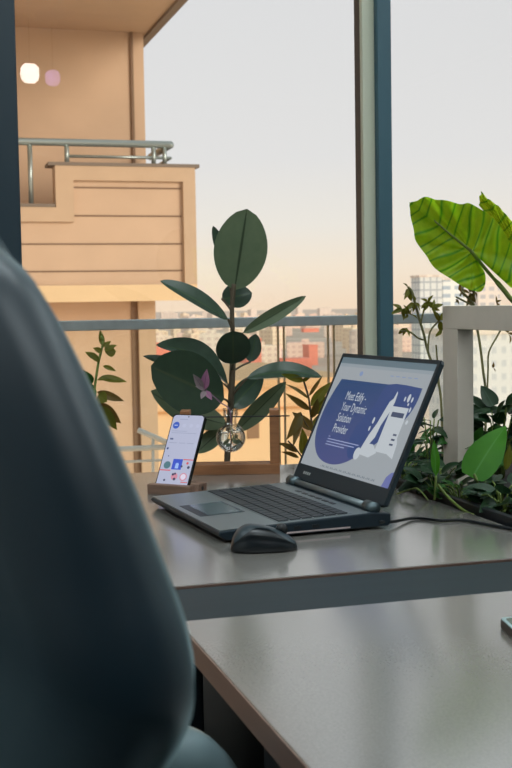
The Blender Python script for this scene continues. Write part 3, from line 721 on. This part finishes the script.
MB().lathe(pw, vc, 40).build('water', gm_, vs0, True)
rt = MB(); rn = random.Random(5)
for k in range(5):
    a = rn.random()*6.28; rt.tube(bez(vc+V((0,0,.03)), vc+V((.004*cos(a), .004*sin(a), 0)), vc+V((.018*cos(a), .018*sin(a), -.014+rn.random()*.012)), 8), .0009, 5)
# sprig with pink leaves growing from the vase
VYY = vc.y-.004
spg = thing('vase_sprig', 'pink and purple leaved sprig growing out of the glass bulb vase', 'plant cutting', vc+V((0,0,.03)))
rt.build('roots', mat('root_pale', (140, 128, 92), .6), spg, True)
tp0 = at(206, 390, VYY-.01)
MB().tube(spline([vc+V((0,0,.0)), vc+V((-.001,0,.055)), at(220, 402, VYY), tp0], 6), .0014, 6).build('stem', mat('purple_stem', (130, 96, 120), .5), spg, True)
for b_, t_, w_, m_ in (((204, 390), (207, 369), .018, 'pink'), ((203, 389), (193, 374), .016, 'pale_leaf'), ((205, 390), (195, 386), .008, 'pale_leaf'), ((206, 391), (212, 400), .012, 'pink'), ((205, 391), (201, 399), .012, 'pale_leaf')):
    MB().leaf(at(*b_, VYY-.012), at(*t_, VYY-.03), w_, (-.3,-1,.3), .06, .2, 'lance', 8, 4).build('leaf', M[m_], spg, True)

# ------------------------------------------------------------------ rubber plant behind the desk
def pot(mb_root, c, r_, h, z0=0.):
    MB().lathe([(r_*.72, z0), (r_, z0+h), (r_*.9, z0+h), (r_*.88, z0+h-.03)], (c[0], c[1], 0), 28).build('pot', M['terracotta'], mb_root, True)
    MB().lathe([(.0001, z0+h-.03), (r_*.88, z0+h-.031)], (c[0], c[1], 0), 28).build('soil', M['soil'], mb_root)
FY = 2.68
fb = at(229, 470, FY)
fc = thing('rubber_plant', 'tall dark rubber plant with big oval leaves behind the vase stand', 'plant', (fb.x, FY, 0))
pot(fc, (fb.x, FY), .105, .30)
stm = [V((fb.x, FY, .27)), at(228, 520, FY), at(227, 465, FY), at(231, 400, FY), at(233, 350, FY), at(232, 310, FY), at(234, 284, FY)]
MB().tube(spline(stm, 5), [.009]*10+[.0075]*10+[.0055]*11, 8).build('stem', M['stem'], fc, True)
NF = (-.29, -.95, 0)
def fl(bx_, tp_x, wpx, m_, nrm, sag, fold, dy0=0, dy1=0, pet=None, twist=0, prof='ficus'):
    b_ = at(*bx_, FY+dy0); t_ = at(*tp_x, FY+dy1)
    l = MB().leaf(b_, t_, wpx*FY/1180*1.06, nrm, sag, fold, prof, 18, 8, twist=twist).build('leaf', M[m_], fc, True)
    if pet: 
        q = at(*pet, FY); MB().tube(bez(q, (q+b_)/2+V((0,0,.004)), b_, 5), .0026, 6).build('petiole', M['stem'], l, True)
fl((234.5, 290), (247, 209), 51, 'ficus_under', NF, .04, .12, 0, -.03, (234, 300), 0, 'oval')                 # top, upright
fl((226, 262), (213, 226), 11, 'ficus', NF, .0, .4, .06, .05, (232, 300))                        # sliver behind
fl((222, 299), (252, 293), 27, 'ficus', (.1,-.9,.5), .03, .1, .07, .07, (232, 312))              # behind, below the top one
fl((228, 319), (160, 281), 25, 'ficus', (-.2,-.7,.75), .06, .3, -.01, -.06, (232, 330))           # upper left
fl((243, 333), (306, 296), 14, 'ficus_under', (.25,-.95,.2), .05, .35, -.01, -.04, (233, 343))     # upper right
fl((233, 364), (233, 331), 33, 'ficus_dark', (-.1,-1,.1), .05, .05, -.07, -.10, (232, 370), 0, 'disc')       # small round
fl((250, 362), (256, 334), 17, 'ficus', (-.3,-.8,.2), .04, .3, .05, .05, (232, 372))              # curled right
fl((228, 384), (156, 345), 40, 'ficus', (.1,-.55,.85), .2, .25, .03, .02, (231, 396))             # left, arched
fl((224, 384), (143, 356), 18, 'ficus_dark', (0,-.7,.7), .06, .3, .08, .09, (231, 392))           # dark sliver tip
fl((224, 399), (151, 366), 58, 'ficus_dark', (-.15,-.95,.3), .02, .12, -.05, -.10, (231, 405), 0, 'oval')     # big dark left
fl((227, 424), (151, 391), 38, 'ficus_under', (0,-.7,.7), -.05, .15, .02, .02, (230, 420))        # lower left
fl((247, 378), (322, 377), 21, 'ficus', (.1,-.75,.7), .16, .35, -.02, -.08, (231, 398))           # long right, arched
fl((232, 408), (263, 375), 24, 'ficus', (.4,-.8,.5), -.08, .25, .03, .05, (230, 412))              # right, inner
fl((236, 432), (286, 382), 19, 'ficus_under', (.1,-.95,.2), .05, .3, .03, .0, (229, 428))          # right, lowest
fl((222, 430), (196, 453), 18, 'ficus_under', (-.1,-.8,.4), .06, .2, .04, .02, (229, 424))

# ------------------------------------------------------------------ small plants at the window
def sprout(name, label, Y, stem_px, leaves, lm, smat, rad=.003, floor_pot=None, lprof='lance', pr_=.09):
    b_ = at(*stem_px[0], Y); root = thing(name, label, 'plant', (b_.x, Y, floor_pot[0] if floor_pot else b_.z))
    if floor_pot:
        pot(root, (b_.x, Y), pr_, floor_pot[1], floor_pot[0])
        pts = [V((b_.x, Y, floor_pot[0]+floor_pot[1]-.035))]
    else: pts = []
    pts += [at(*q, Y) for q in stem_px]
    MB().tube(spline(pts, 4), rad, 6).build('stem', M[smat], root, True)
    for L_ in leaves:
        (b0, t0, w), mm = L_[:3], (L_[3] if len(L_) > 3 else lm)
        n_ = V((random.uniform(-.5,.4), -1, random.uniform(.1,.8)))
        MB().leaf(at(*b0, Y-.005), at(*t0, Y+random.uniform(-.03,.02)), w*Y/1180, n_, random.uniform(.02,.12), .25, lprof, 10, 4).build('leaf', M[mm], root, True)
    return root
sprout('window_shrub', 'young olive-green shrub at the window beside the chair back', 2.66, [(86, 470), (92, 410), (98, 365), (103, 343), (101, 336)],
   [((102,340),(100,331),5),((103,346),(100,330),6),((103,347),(111,341),5),((104,350),(117,345),6),((105,352),(116,351),12),((99,360),(85,352),7),((102,352),(93,348),6),((100,362),(88,353),5),
    ((103,366),(116,371),5),((99,378),(127,382),9,'olive'),((97,380),(112,379),4),((97,392),(124,401),9,'olive_dark'),((98,395),(107,402),14),((96,404),(121,423),14,'olive_dark'),((95,406),(117,430),15),((93,400),(86,380),12,'bush'),((92,384),(83,370),10,'bush')],
   'olive', 'green_stem', .0028, (0, .28))
wp = sprout('window_plant', 'leafy olive-brown plant between the wooden stand and laptop screen', 2.60, [(326, 540), (319, 470), (312, 425), (309, 400), (305, 385), (303, 379)],
   [((304,381),(281,374),8),((309,399),(285,384),5,'olive_dark'),((303,382),(311,376),5),((309,396),(323,375),4,'olive_dark'),((310,410),(285,393),7,'olive_dark'),((311,406),(331,382),11),((313,414),(330,395),12),
    ((313,430),(292,412),11,'olive_dark'),((312,418),(318,398),8,'olive_dark'),((301,412),(286,440),11,'olive_dark'),((302,414),(293,447),8,'olive_dark'),((303,455),(302,428),13,'olive'),((298,452),(280,444),6,'olive_dark'),
    ((299,458),(281,452),6,'olive_dark'),((296,447),(274,443),4,'olive_dark'),((308,452),(314,432),8,'olive'),((312,432),(323,412),9,'olive')],
   'olive', 'stem', .0024, (0, .28), pr_=.07)
MB().tube(spline([at(318, 466, 2.6), at(305, 460, 2.59), at(296, 449, 2.585), at(288, 441, 2.58)], 5), .0018, 6).build('stem', M['stem'], wp, True)
MB().tube(spline([at(313, 432, 2.6), at(306, 424, 2.595), at(301, 413, 2.59)], 5), .0015, 6).build('stem', M['stem'], wp, True)

# ------------------------------------------------------------------ planter and white frame on the right
PX0, PX1, PY0, PY1 = .905, 1.30, .6, 2.46
pb = thing('planter_box', 'long black planter trough along the right side of the desks', 'planter', ((PX0+PX1)/2, (PY0+PY1)/2, 0))
t_ = .014; PZ = .752
w = MB().box((PX0, PY0, 0), (PX0+t_, PY1, PZ)).box((PX1-t_, PY0, 0), (PX1, PY1, PZ)).box((PX0+t_, PY0, 0), (PX1-t_, PY0+t_, PZ)).box((PX0+t_, PY1-t_, 0), (PX1-t_, PY1, PZ)).box((PX0+t_, PY0+t_, 0), (PX1-t_, PY1-t_, .1))
w.build('trough', M['planter'], pb, bevel=.002)
g = MB(); NXs, NYs = 12, 60; rs = random.Random(2)
for i in range(NXs+1):
    for j in range(NYs+1): g.v.append(V((PX0+t_+(PX1-PX0-2*t_)*i/NXs, PY0+t_+(PY1-PY0-2*t_)*j/NYs, .728+rs.uniform(0, .012))))
for i in range(NXs):
    for j in range(NYs): a = i*(NYs+1)+j; g.f.append((a, a+1, a+NYs+2, a+NYs+1))
g.build('soil', M['soil'], pb, True)

GX = 1.02
def atx(px, py, X):
    d = ray(px, py); return EYE + d * (X / d.x)
ya, yb = atx(443, 400, GX).y, atx(457.5, 400, GX).y
ztp, zbt = atx(445, 306, GX).z, atx(480, 330, GX).z
fr = thing('garden_frame', 'warm white square timber frame standing in the planter', 'frame', (GX, ya, .73))
y_near = yb - .75
MB().box((GX, yb, .735), (GX+.034, ya, zbt)).build('post', M['frame_paint'], fr, bevel=.001)
MB().box((GX, y_near-.06, zbt), (GX+.034, ya, ztp)).build('top_beam', M['frame_paint'], fr, bevel=.001)
MB().box((GX, y_near-.06, .735), (GX+.034, y_near, zbt)).build('post', M['frame_paint'], fr, bevel=.001)

# big elephant-ear leaf
def big_leaf(root, outline, junction, Y, m_, tip, bulge=.03, tiltx=0.0):
    """outline: pixel points going round from the sinus; the veins fan out from the junction"""
    J = at(*junction, Y); a = MB(); NR = 16
    tx_, ty_ = tip[0]-junction[0], tip[1]-junction[1]; tl = sqrt(tx_*tx_+ty_*ty_); tx_ /= tl; ty_ /= tl
    def vuv(x, y):
        s_ = (x-junction[0])*tx_+(y-junction[1])*ty_; d_ = abs(-(x-junction[0])*ty_+(y-junction[1])*tx_)
        return ((s_-.40*d_-.0016*d_*d_+2.2*sin(s_*.19))/11.5+20.25, .5)
    pts = spline([V((x, y, 0)) for x, y in outline], 6); n_ = len(pts)
    a.v.append(J); a.uv[0] = vuv(*junction)
    jx, jy = junction
    for r in range(1, NR+1):
        t = r/NR
        for k, p_ in enumerate(pts):
            rip = sin(k/n_*2*pi*13)
            tt = t*(1+.018*rip*(t > .8))
            x, y = jx+(p_.x-jx)*tt, jy+(p_.y-jy)*tt
            q = at(x, y, Y + .0035*sin(2*pi*vuv(x, y)[0])*min(1, t*2) + bulge*(t*t) * (1 if p_.x < jx else .4) + .006*rip*t + tiltx*(x-jx))
            a.v.append(q); a.uv[len(a.v)-1] = vuv(x, y)
    for k in range(n_-1):
        a.f.append((0, 1+k, 2+k))
        for r in range(NR-1):
            p0 = 1+r*n_+k; a.f.append((p0, p0+n_, p0+n_+1, p0+1))
    return a.build('leaf', m_, root, True)
def fanmat(name, c1, c2, vein, tcol, tr):
    m = bpy.data.materials.new(name); m.use_nodes = True; t = m.node_tree; N = t.nodes.new; L = t.links.new
    b = t.nodes['Principled BSDF']; out = t.nodes['Material Output']; b.inputs['Roughness'].default_value = .4
    uv = N('ShaderNodeUVMap'); sp = N('ShaderNodeSeparateXYZ'); L(uv.outputs[0], sp.inputs[0])
    pp = N('ShaderNodeMath'); pp.operation = 'PINGPONG'; pp.inputs[1].default_value = .5; L(sp.outputs[0], pp.inputs[0])
    rg = N('ShaderNodeMapRange'); rg.inputs[1].default_value = .01; rg.inputs[2].default_value = .16; L(pp.outputs[0], rg.inputs[0])
    tx = N('ShaderNodeTexCoord'); ns = N('ShaderNodeTexNoise'); ns.inputs['Scale'].default_value = 38; ns.inputs['Detail'].default_value = 6; ns.inputs['Roughness'].default_value = .7; L(tx.outputs['Object'], ns.inputs['Vector'])
    mx = N('ShaderNodeMix'); mx.data_type = 'RGBA'; mx.inputs[6].default_value = srgb(*c1); mx.inputs[7].default_value = srgb(*c2); L(ns.outputs['Fac'], mx.inputs[0])
    m2 = N('ShaderNodeMix'); m2.data_type = 'RGBA'; m2.inputs[6].default_value = srgb(*vein); L(mx.outputs[2], m2.inputs[7]); L(rg.outputs[0], m2.inputs[0])
    L(m2.outputs[2], b.inputs['Base Color']); tl = N('ShaderNodeBsdfTranslucent')
    m3 = N('ShaderNodeMix'); m3.data_type = 'RGBA'; m3.blend_type = 'MULTIPLY'; m3.inputs[0].default_value = .0; m3.inputs[7].default_value = srgb(*tcol); L(m2.outputs[2], m3.inputs[6]); L(m3.outputs[2], tl.inputs[0])
    ms = N('ShaderNodeMixShader'); ms.inputs[0].default_value = tr; L(b.outputs[0], ms.inputs[1]); L(tl.outputs[0], ms.inputs[2]); L(ms.outputs[0], out.inputs[0])
    return m
M['ear'] = fanmat('elephant_ear', (108, 186, 22), (200, 226, 42), (76, 156, 26), (255, 255, 255), .72)
M['ear2'] = fanmat('elephant_ear_pale', (160, 206, 30), (224, 234, 56), (100, 166, 30), (255, 255, 255), .72)
EY = 2.12
eb_ = at(530, 420, EY)
er = thing('elephant_ear_plant', 'elephant ear plant with huge bright green ribbed leaves above the white frame', 'plant', (eb_.x, EY, .735))
J0 = (471, 251)
out1 = [(472, 253), (478, 262), (485, 273), (485, 284), (480, 292), (473, 291), (463, 286), (453, 281), (440, 272), (431, 263), (425, 255), (419, 245), (414, 236), (412, 224), (411, 212), (409, 202), (418, 201), (427, 197), (436, 199), (445, 201), (454, 202), (463, 204), (470, 204), (480, 208), (490, 216), (500, 226), (509, 240), (517, 258), (516, 274), (512, 287), (506, 283), (498, 276), (490, 268), (480, 259), (473, 253)]
l1 = big_leaf(er, out1, J0, EY, M['ear'], (409, 202), -.03)
MB().tube([at(*p_, EY-.012) for p_ in ((409.5, 202.5), (430, 217), (450, 234), (471, 251))], [.0008, .0015, .002, .003], 6).build('midrib', M['green_stem'], l1, True)
MB().tube(spline([at(471, 251, EY-.008), at(488, 272, EY), at(509, 297, EY), at(528, 330, EY), V((eb_.x, EY, .735))], 6), [.0035]*9+[.005]*16, 8).build('leaf_stalk', M['green_stem'], er, True)
out2 = [(520, 262), (505, 240), (494, 222), (484, 210), (479, 205), (480, 197), (481.5, 192), (488, 199), (496, 204), (503, 211), (510, 219), (524, 232), (540, 250), (545, 275), (530, 275), (521, 263)]
l2 = big_leaf(er, out2, (521, 258), EY+.10, M['ear2'], (481, 192), -.02)
MB().tube(spline([at(521, 258, EY+.1), at(535, 300, EY+.06), V((eb_.x+.02, EY+.02, .735))], 6), .004, 8).build('leaf_stalk', M['green_stem'], er, True)

# thin stems behind the frame
SZ = .735
def twigs(name, label, Y, stems, leaves, lm='olive', smat='dry_stem', rad=.0028):
    bx0 = at(*stems[0][0], Y); root = thing(name, label, 'plant', (bx0.x, Y, SZ))
    for st_ in stems:
        pts = [at(*q, Y) for q in st_]
        MB().tube(spline(pts, 5), rad*(1 if st_ is stems[0] else .7), 6).build('stem', M[smat], root, True)
    fo = MB()
    for (x, y, n_, s_) in leaves:
        for k in range(n_):
            a = random.uniform(-2.9, -.2) if random.random() < .35 else random.uniform(.3, 2.8); l_ = s_*random.uniform(.5, 1.0)
            fo.leaf(at(x, y, Y), at(x+l_*cos(a), y+l_*sin(a), Y+random.uniform(-.03, .03)), l_*.45*Y/1180, (random.uniform(-.6,.6), -1, random.uniform(-.2,.6)), .12, .3, 'lance', 7, 4)
    fo.build('foliage', M[lm], root, True)
    return root
def base_px(px, Y):          # pixel row of the soil at that column and distance
    lo_, hi_ = 300., 760.
    for _ in range(40):
        mid = (lo_+hi_)/2
        if at(px, mid, Y).z > SZ: lo_ = mid
        else: hi_ = mid
    return lo_
b1 = base_px(441, 2.38)
twigs('tall_twig_plant', 'spindly plant with small olive leaves between window mullion and white frame', 2.38, [[(443, b1), (441, 400), (436, 375), (428, 352), (424, 335), (419, 318), (415, 303), (412, 292), (408, 287)], [(424, 340), (418, 338), (410, 332), (401, 331)], [(428, 352), (430, 332), (440, 320)], [(421, 322), (424, 310), (428, 303)], [(440, 395), (438, 370), (436, 345)]],
  [(408, 289, 5, 13), (414, 303, 6, 14), (402, 309, 7, 13), (408, 314, 6, 12), (428, 302, 7, 14), (432, 308, 5, 12), (405, 328, 5, 10), (440, 321, 5, 14), (442, 330, 4, 10)], 'olive')
b2 = base_px(482, 2.3)
twigs('twig_shrub', 'bare-stemmed shrub showing through the opening of the white frame', 2.3, [[(484, b2), (486, 400), (483, 370), (480, 345), (476, 322), (474, 306), (470, 300), (462, 292)], [(487, 405), (488, 372), (489, 352), (498, 335), (503, 325)], [(474, 306), (462, 300), (456, 297)], [(460, 296), (463, 288), (461, 278)]],
  [(460, 291, 4, 12), (470, 293, 5, 15), (475, 292, 4, 14), (508, 333, 5, 14), (493, 368, 2, 8), (496, 302, 3, 7), (456, 299, 3, 7)], 'olive_dark')

# low plants in the trough: one builder, each a plant of its own
def bush(name, label, c_px, Y, n_, spread, size, lm, prof='lance', h=.08, up=.5, seed=1, ht_=0):
    rn = random.Random(seed); b_ = V((at(*c_px, Y).x, Y, SZ)); root = thing(name, label, 'plant', b_)
    fo = MB(); sb = MB()
    for k in range(n_):
        a = rn.random()*2*pi; rad = spread*sqrt(rn.random()); z = rn.uniform(.25, 1.)*h
        q = b_ + V((cos(a)*rad*.8, sin(a)*rad, z))
        el = rn.uniform(-.35, up); az = a + rn.uniform(-1.0, 1.0); l_ = size*rn.uniform(.65, 1.2)
        d = V((cos(az)*cos(el), sin(az)*cos(el), sin(el)))
        fo.leaf(q, q+d*l_, l_*(.62 if prof == 'heart' else .30), V((-.3, -.3, 1))+V((rn.uniform(-.5,.5), rn.uniform(-.6,.3), 0)), rn.uniform(.02, .14), .3, prof, 8, 4)
        if k % 2 == 0: sb.tube(bez(b_+V((cos(a)*rad*.3, sin(a)*rad*.3, 0)), (b_+q)/2+V((0,0,.02)), q, 4), .0014, 5)
    fo.build('foliage', M[lm], root, True); sb.build('stem', M['green_stem'], root, True)
    return root
bush('trough_plant', 'narrow-leaved plant behind the laptop screen edge, left end of the trough', (409, 470), 2.34, 40, .05, .05, 'bush', h=.075, up=1.0, seed=11)
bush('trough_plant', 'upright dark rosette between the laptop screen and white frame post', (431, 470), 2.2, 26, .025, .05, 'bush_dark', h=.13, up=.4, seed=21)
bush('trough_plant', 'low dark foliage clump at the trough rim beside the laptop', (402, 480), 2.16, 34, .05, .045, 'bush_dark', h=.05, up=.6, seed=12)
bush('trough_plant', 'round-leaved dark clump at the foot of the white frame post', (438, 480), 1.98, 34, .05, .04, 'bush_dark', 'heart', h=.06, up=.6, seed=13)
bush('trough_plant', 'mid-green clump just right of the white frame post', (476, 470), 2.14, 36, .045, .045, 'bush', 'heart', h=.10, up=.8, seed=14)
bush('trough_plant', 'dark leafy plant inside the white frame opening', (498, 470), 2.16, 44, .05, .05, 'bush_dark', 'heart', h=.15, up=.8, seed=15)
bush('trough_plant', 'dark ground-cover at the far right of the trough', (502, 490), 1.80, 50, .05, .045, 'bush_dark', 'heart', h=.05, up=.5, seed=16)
bush('trough_plant', 'fern-green fringe along the black trough edge', (462, 490), 1.92, 40, .05, .035, 'bush', 'lance', h=.035, up=.7, seed=17)
# pothos with one large bright leaf and a trailing stem over the rim
PYY = 1.88
pb_ = at(500, 490, PYY)
pz = thing('pothos_vine', 'trailing vine with one large bright green leaf lying over the trough rim', 'plant', (pb_.x, PYY, SZ))
MB().leaf(at(472, 477, PYY-.03), at(506, 426, PYY+.02), .062, (-.55, -.8, .30), .08, .15, 'heart', 14, 8).build('leaf', M['pothos'], pz, True)
MB().leaf(at(478, 480, PYY-.02), at(503, 482, PYY+.03), .036, (-.3,-.8,.6), .06, .2, 'heart', 12, 6).build('leaf', M['pothos'], pz, True)
MB().leaf(at(436, 476, PYY+.03), at(434, 440, PYY+.06), .016, (-.4,-1,.2), .08, .3, 'lance', 12, 6).build('leaf', M['pothos'], pz, True)
MB().leaf(at(506, 470, PYY-.03), at(510, 444, PYY-.03), .014, (-.4,-1,.2), .08, .3, 'lance', 12, 6).build('leaf', M['olive'], pz, True)
MB().tube(spline([at(474, 474, PYY-.03), at(482, 490, PYY-.04), at(495, 510, PYY-.06), at(500, 514, PYY-.06)], 6), .0024, 7).build('stem', M['green_stem'], pz, True)
MB().tube(spline([at(438, 485, PYY), at(450, 499, PYY-.03), at(468, 513, PYY-.08), at(485, 516, PYY-.09), at(500, 513, PYY-.09), at(520, 506, PYY-.06), V((pb_.x+.03, PYY-.05, SZ))], 6), .0026, 7).build('stem', M['green_stem'], pz, True)
MB().tube(spline([at(436, 476, PYY+.03), at(435, 495, PYY+.02), at(434, 500, PYY+.02)], 5), .0022, 6).build('stem', M['green_stem'], pz, True)
MB().tube(spline([at(500, 513, PYY-.09), at(503, 490, PYY-.05), at(490, 470, PYY-.0)], 5), .002, 6).build('stem', M['dry_stem'], pz, True)
MB().tube(spline([at(428, 500, PYY+.04), at(418, 489, PYY+.06), at(408, 490, PYY+.08), at(397, 494, PYY+.1)], 5), .0016, 6).build('stem', M['green_stem'], pz, True)

# ------------------------------------------------------------------ small phone at the right edge of the near desk
d0 = V((.6075, 1.146, TZ))
dv = thing('flat_phone', 'black phone lying flat on the near desk at its right edge', 'phone', d0, R(-12))
MB().prism(rr(0, -.075, .15, 0, .008), (0,0,0), (1,0,0), (0,1,0), (0,0,.010)).build('body', M['black'], dv, local=True, bevel=.0015)
MB().prism(rr(.001, -.074, .149, -.001, .007), (0,0,.0101), (1,0,0), (0,1,0), (0,0,.0006)).build('rim', mat('pale_rim', (150, 176, 176), .3), dv, local=True)
MB().prism(rr(.005, -.070, .145, -.005, .006), (0,0,.0104), (1,0,0), (0,1,0), (0,0,.0006)).build('screen', mat('green_glass', (34, 74, 50), .15), dv, local=True)

# ------------------------------------------------------------------ office chair in the foreground
CF = V((.93, .37, 0)).normalized(); CR = V((CF.y, -CF.x, 0)); CU = (V((0,0,1))*cos(R(9)) - CF*sin(R(9)))
ch0 = at(190, 700, .50); 
def plane_pt(px, py, off=0):
    d = ray(px, py); nn = CR.cross(CU); o_ = ch0 + CF*off; t = (o_-EYE).dot(nn)/d.dot(nn); q = EYE + d*t - ch0
    return (q.dot(CR), q.dot(CU))
edge = [plane_pt(q[0]-22, q[1]) for q in ((-8, 236), (25, 270), (60, 335), (98, 420), (132, 505), (162, 590), (182, 650), (192, 700), (190, 735), (174, 775))]
wid = .44
cxm = edge[6][0] - wid/2
half = edge[::-1]                                   # bottom to top on the right side
top = [(cxm+.06, edge[0][1]+.028)]
right = [(cxm+.10, edge[-1][1]-.10), (edge[-1][0]-.06, edge[-1][1]-.06)] + half
sym = [(2*cxm-a, b) for a, b in right[::-1]]
loop = [V((a, b, 0)) for a, b in right + [(cxm+.09, edge[0][1]+.012), (cxm, edge[0][1]+.016), (cxm-.09, edge[0][1]+.012)] + sym]
sp_ = spline(loop + [loop[0]], 4)[:-1]
oc = thing('office_chair', 'dark padded leather office chair back filling the left foreground', 'chair', (ch0.x+CR.x*cxm+CF.x*.2, ch0.y+CR.y*cxm+CF.y*.2, 0))
cb_ = MB(); cen = V((cxm, sum(p_.y for p_ in sp_)/len(sp_), 0)); n_ = len(sp_)
TH = .08
layers = [(t*pi/2) for t in (-1, -.85, -.6, -.3, 0, .3, .6, .85, 1)]
for a in layers:
    for p_ in sp_:
        # inset the outline near front and back to round the cushion
        dirn = (p_-cen); ins = .07*(1-cos(a)**.9 if cos(a) > 0 else 1)
        q = p_ - dirn.normalized()*ins
        cb_.v.append(ch0 + CR*q.x + CU*q.y + CF*(sin(a)*TH*.5))
for i in range(len(layers)-1):
    for k in range(n_):
        b0, b1_ = i*n_+k, i*n_+(k+1) % n_; cb_.f.append((b0, b1_, b1_+n_, b0+n_))
for i, sg in ((0, -1), (len(layers)-1, 1)):
    rings = [i*n_]
    for s_, bul in ((.7, .012), (.4, .02), (.12, .024)):
        st0 = len(cb_.v)
        for k in range(n_):
            p0 = cb_.v[i*n_+k]; c3 = ch0 + CR*cen.x + CU*cen.y + CF*(sg*TH*.5)
            cb_.v.append(c3 + (p0-c3)*s_ + CF*(sg*bul))
        rings.append(st0)
    for a_, b_ in zip(rings[:-1], rings[1:]):
        for k in range(n_): cb_.f.append((a_+k, a_+(k+1) % n_, b_+(k+1) % n_, b_+k))
    cb_.f.append(tuple(rings[-1]+k for k in range(n_)))
cb_.build('backrest', M['leather'], oc, True)
cc = V(oc.location)
def cpt(r_, f_, z): return V((cc.x, cc.y, 0)) + CR*r_ + CF*f_ + V((0,0,z))
CMx = Matrix.Translation((cc.x, cc.y, 0)) @ Matrix.Rotation(math.atan2(CR.y, CR.x), 4, 'Z')
MB().box((-.22, -.16, .42), (.22, .27, .50), CMx).build('seat', M['leather'], oc, True, bevel=.035, seg=4)
for sg, za in ((-1, .70), (1, .655)):
    ar = MB().tube(spline([cpt(sg*.205, -.18, za-.05), cpt(sg*.205, -.15, za-.01), cpt(sg*.205, -.06, za), cpt(sg*.205, .05, za-.003), cpt(sg*.205, .10, za-.02), cpt(sg*.205, .125, za-.05)], 6), [.018]+[.034]*29+[.014], 14).build('armrest', M['leather_pad'], oc, True)
    MB().tube(spline([cpt(sg*.235, -.19, za-.08), cpt(sg*.245, -.12, za-.045), cpt(sg*.245, .06, za-.045), cpt(sg*.245, .10, za-.16), cpt(sg*.22, .04, .45)], 6), .015, 8).build('arm_support', M['wood_dark'], ar, True)
MB().tube([cpt(0, 0, .10), cpt(0, 0, .42)], .028, 14).build('gas_lift', M['black'], oc, True)
for k in range(5):
    a = k*2*pi/5+.3; e_ = cpt(.29*cos(a), .29*sin(a), .075)
    l_ = MB().bar(cpt(0, 0, .115), e_, .045, .03).build('leg', M['black'], oc, bevel=.006)
    MB().tube([e_+V((-.02*sin(a), .02*cos(a), -.045)), e_+V((.02*sin(a), -.02*cos(a), -.045))], .030, 14).build('caster', M['black'], l_, True)
MB().bar(cpt(0, -.20, .70), cpt(0, -.12, .43), .10, .02).build('back_bracket', M['black'], oc)
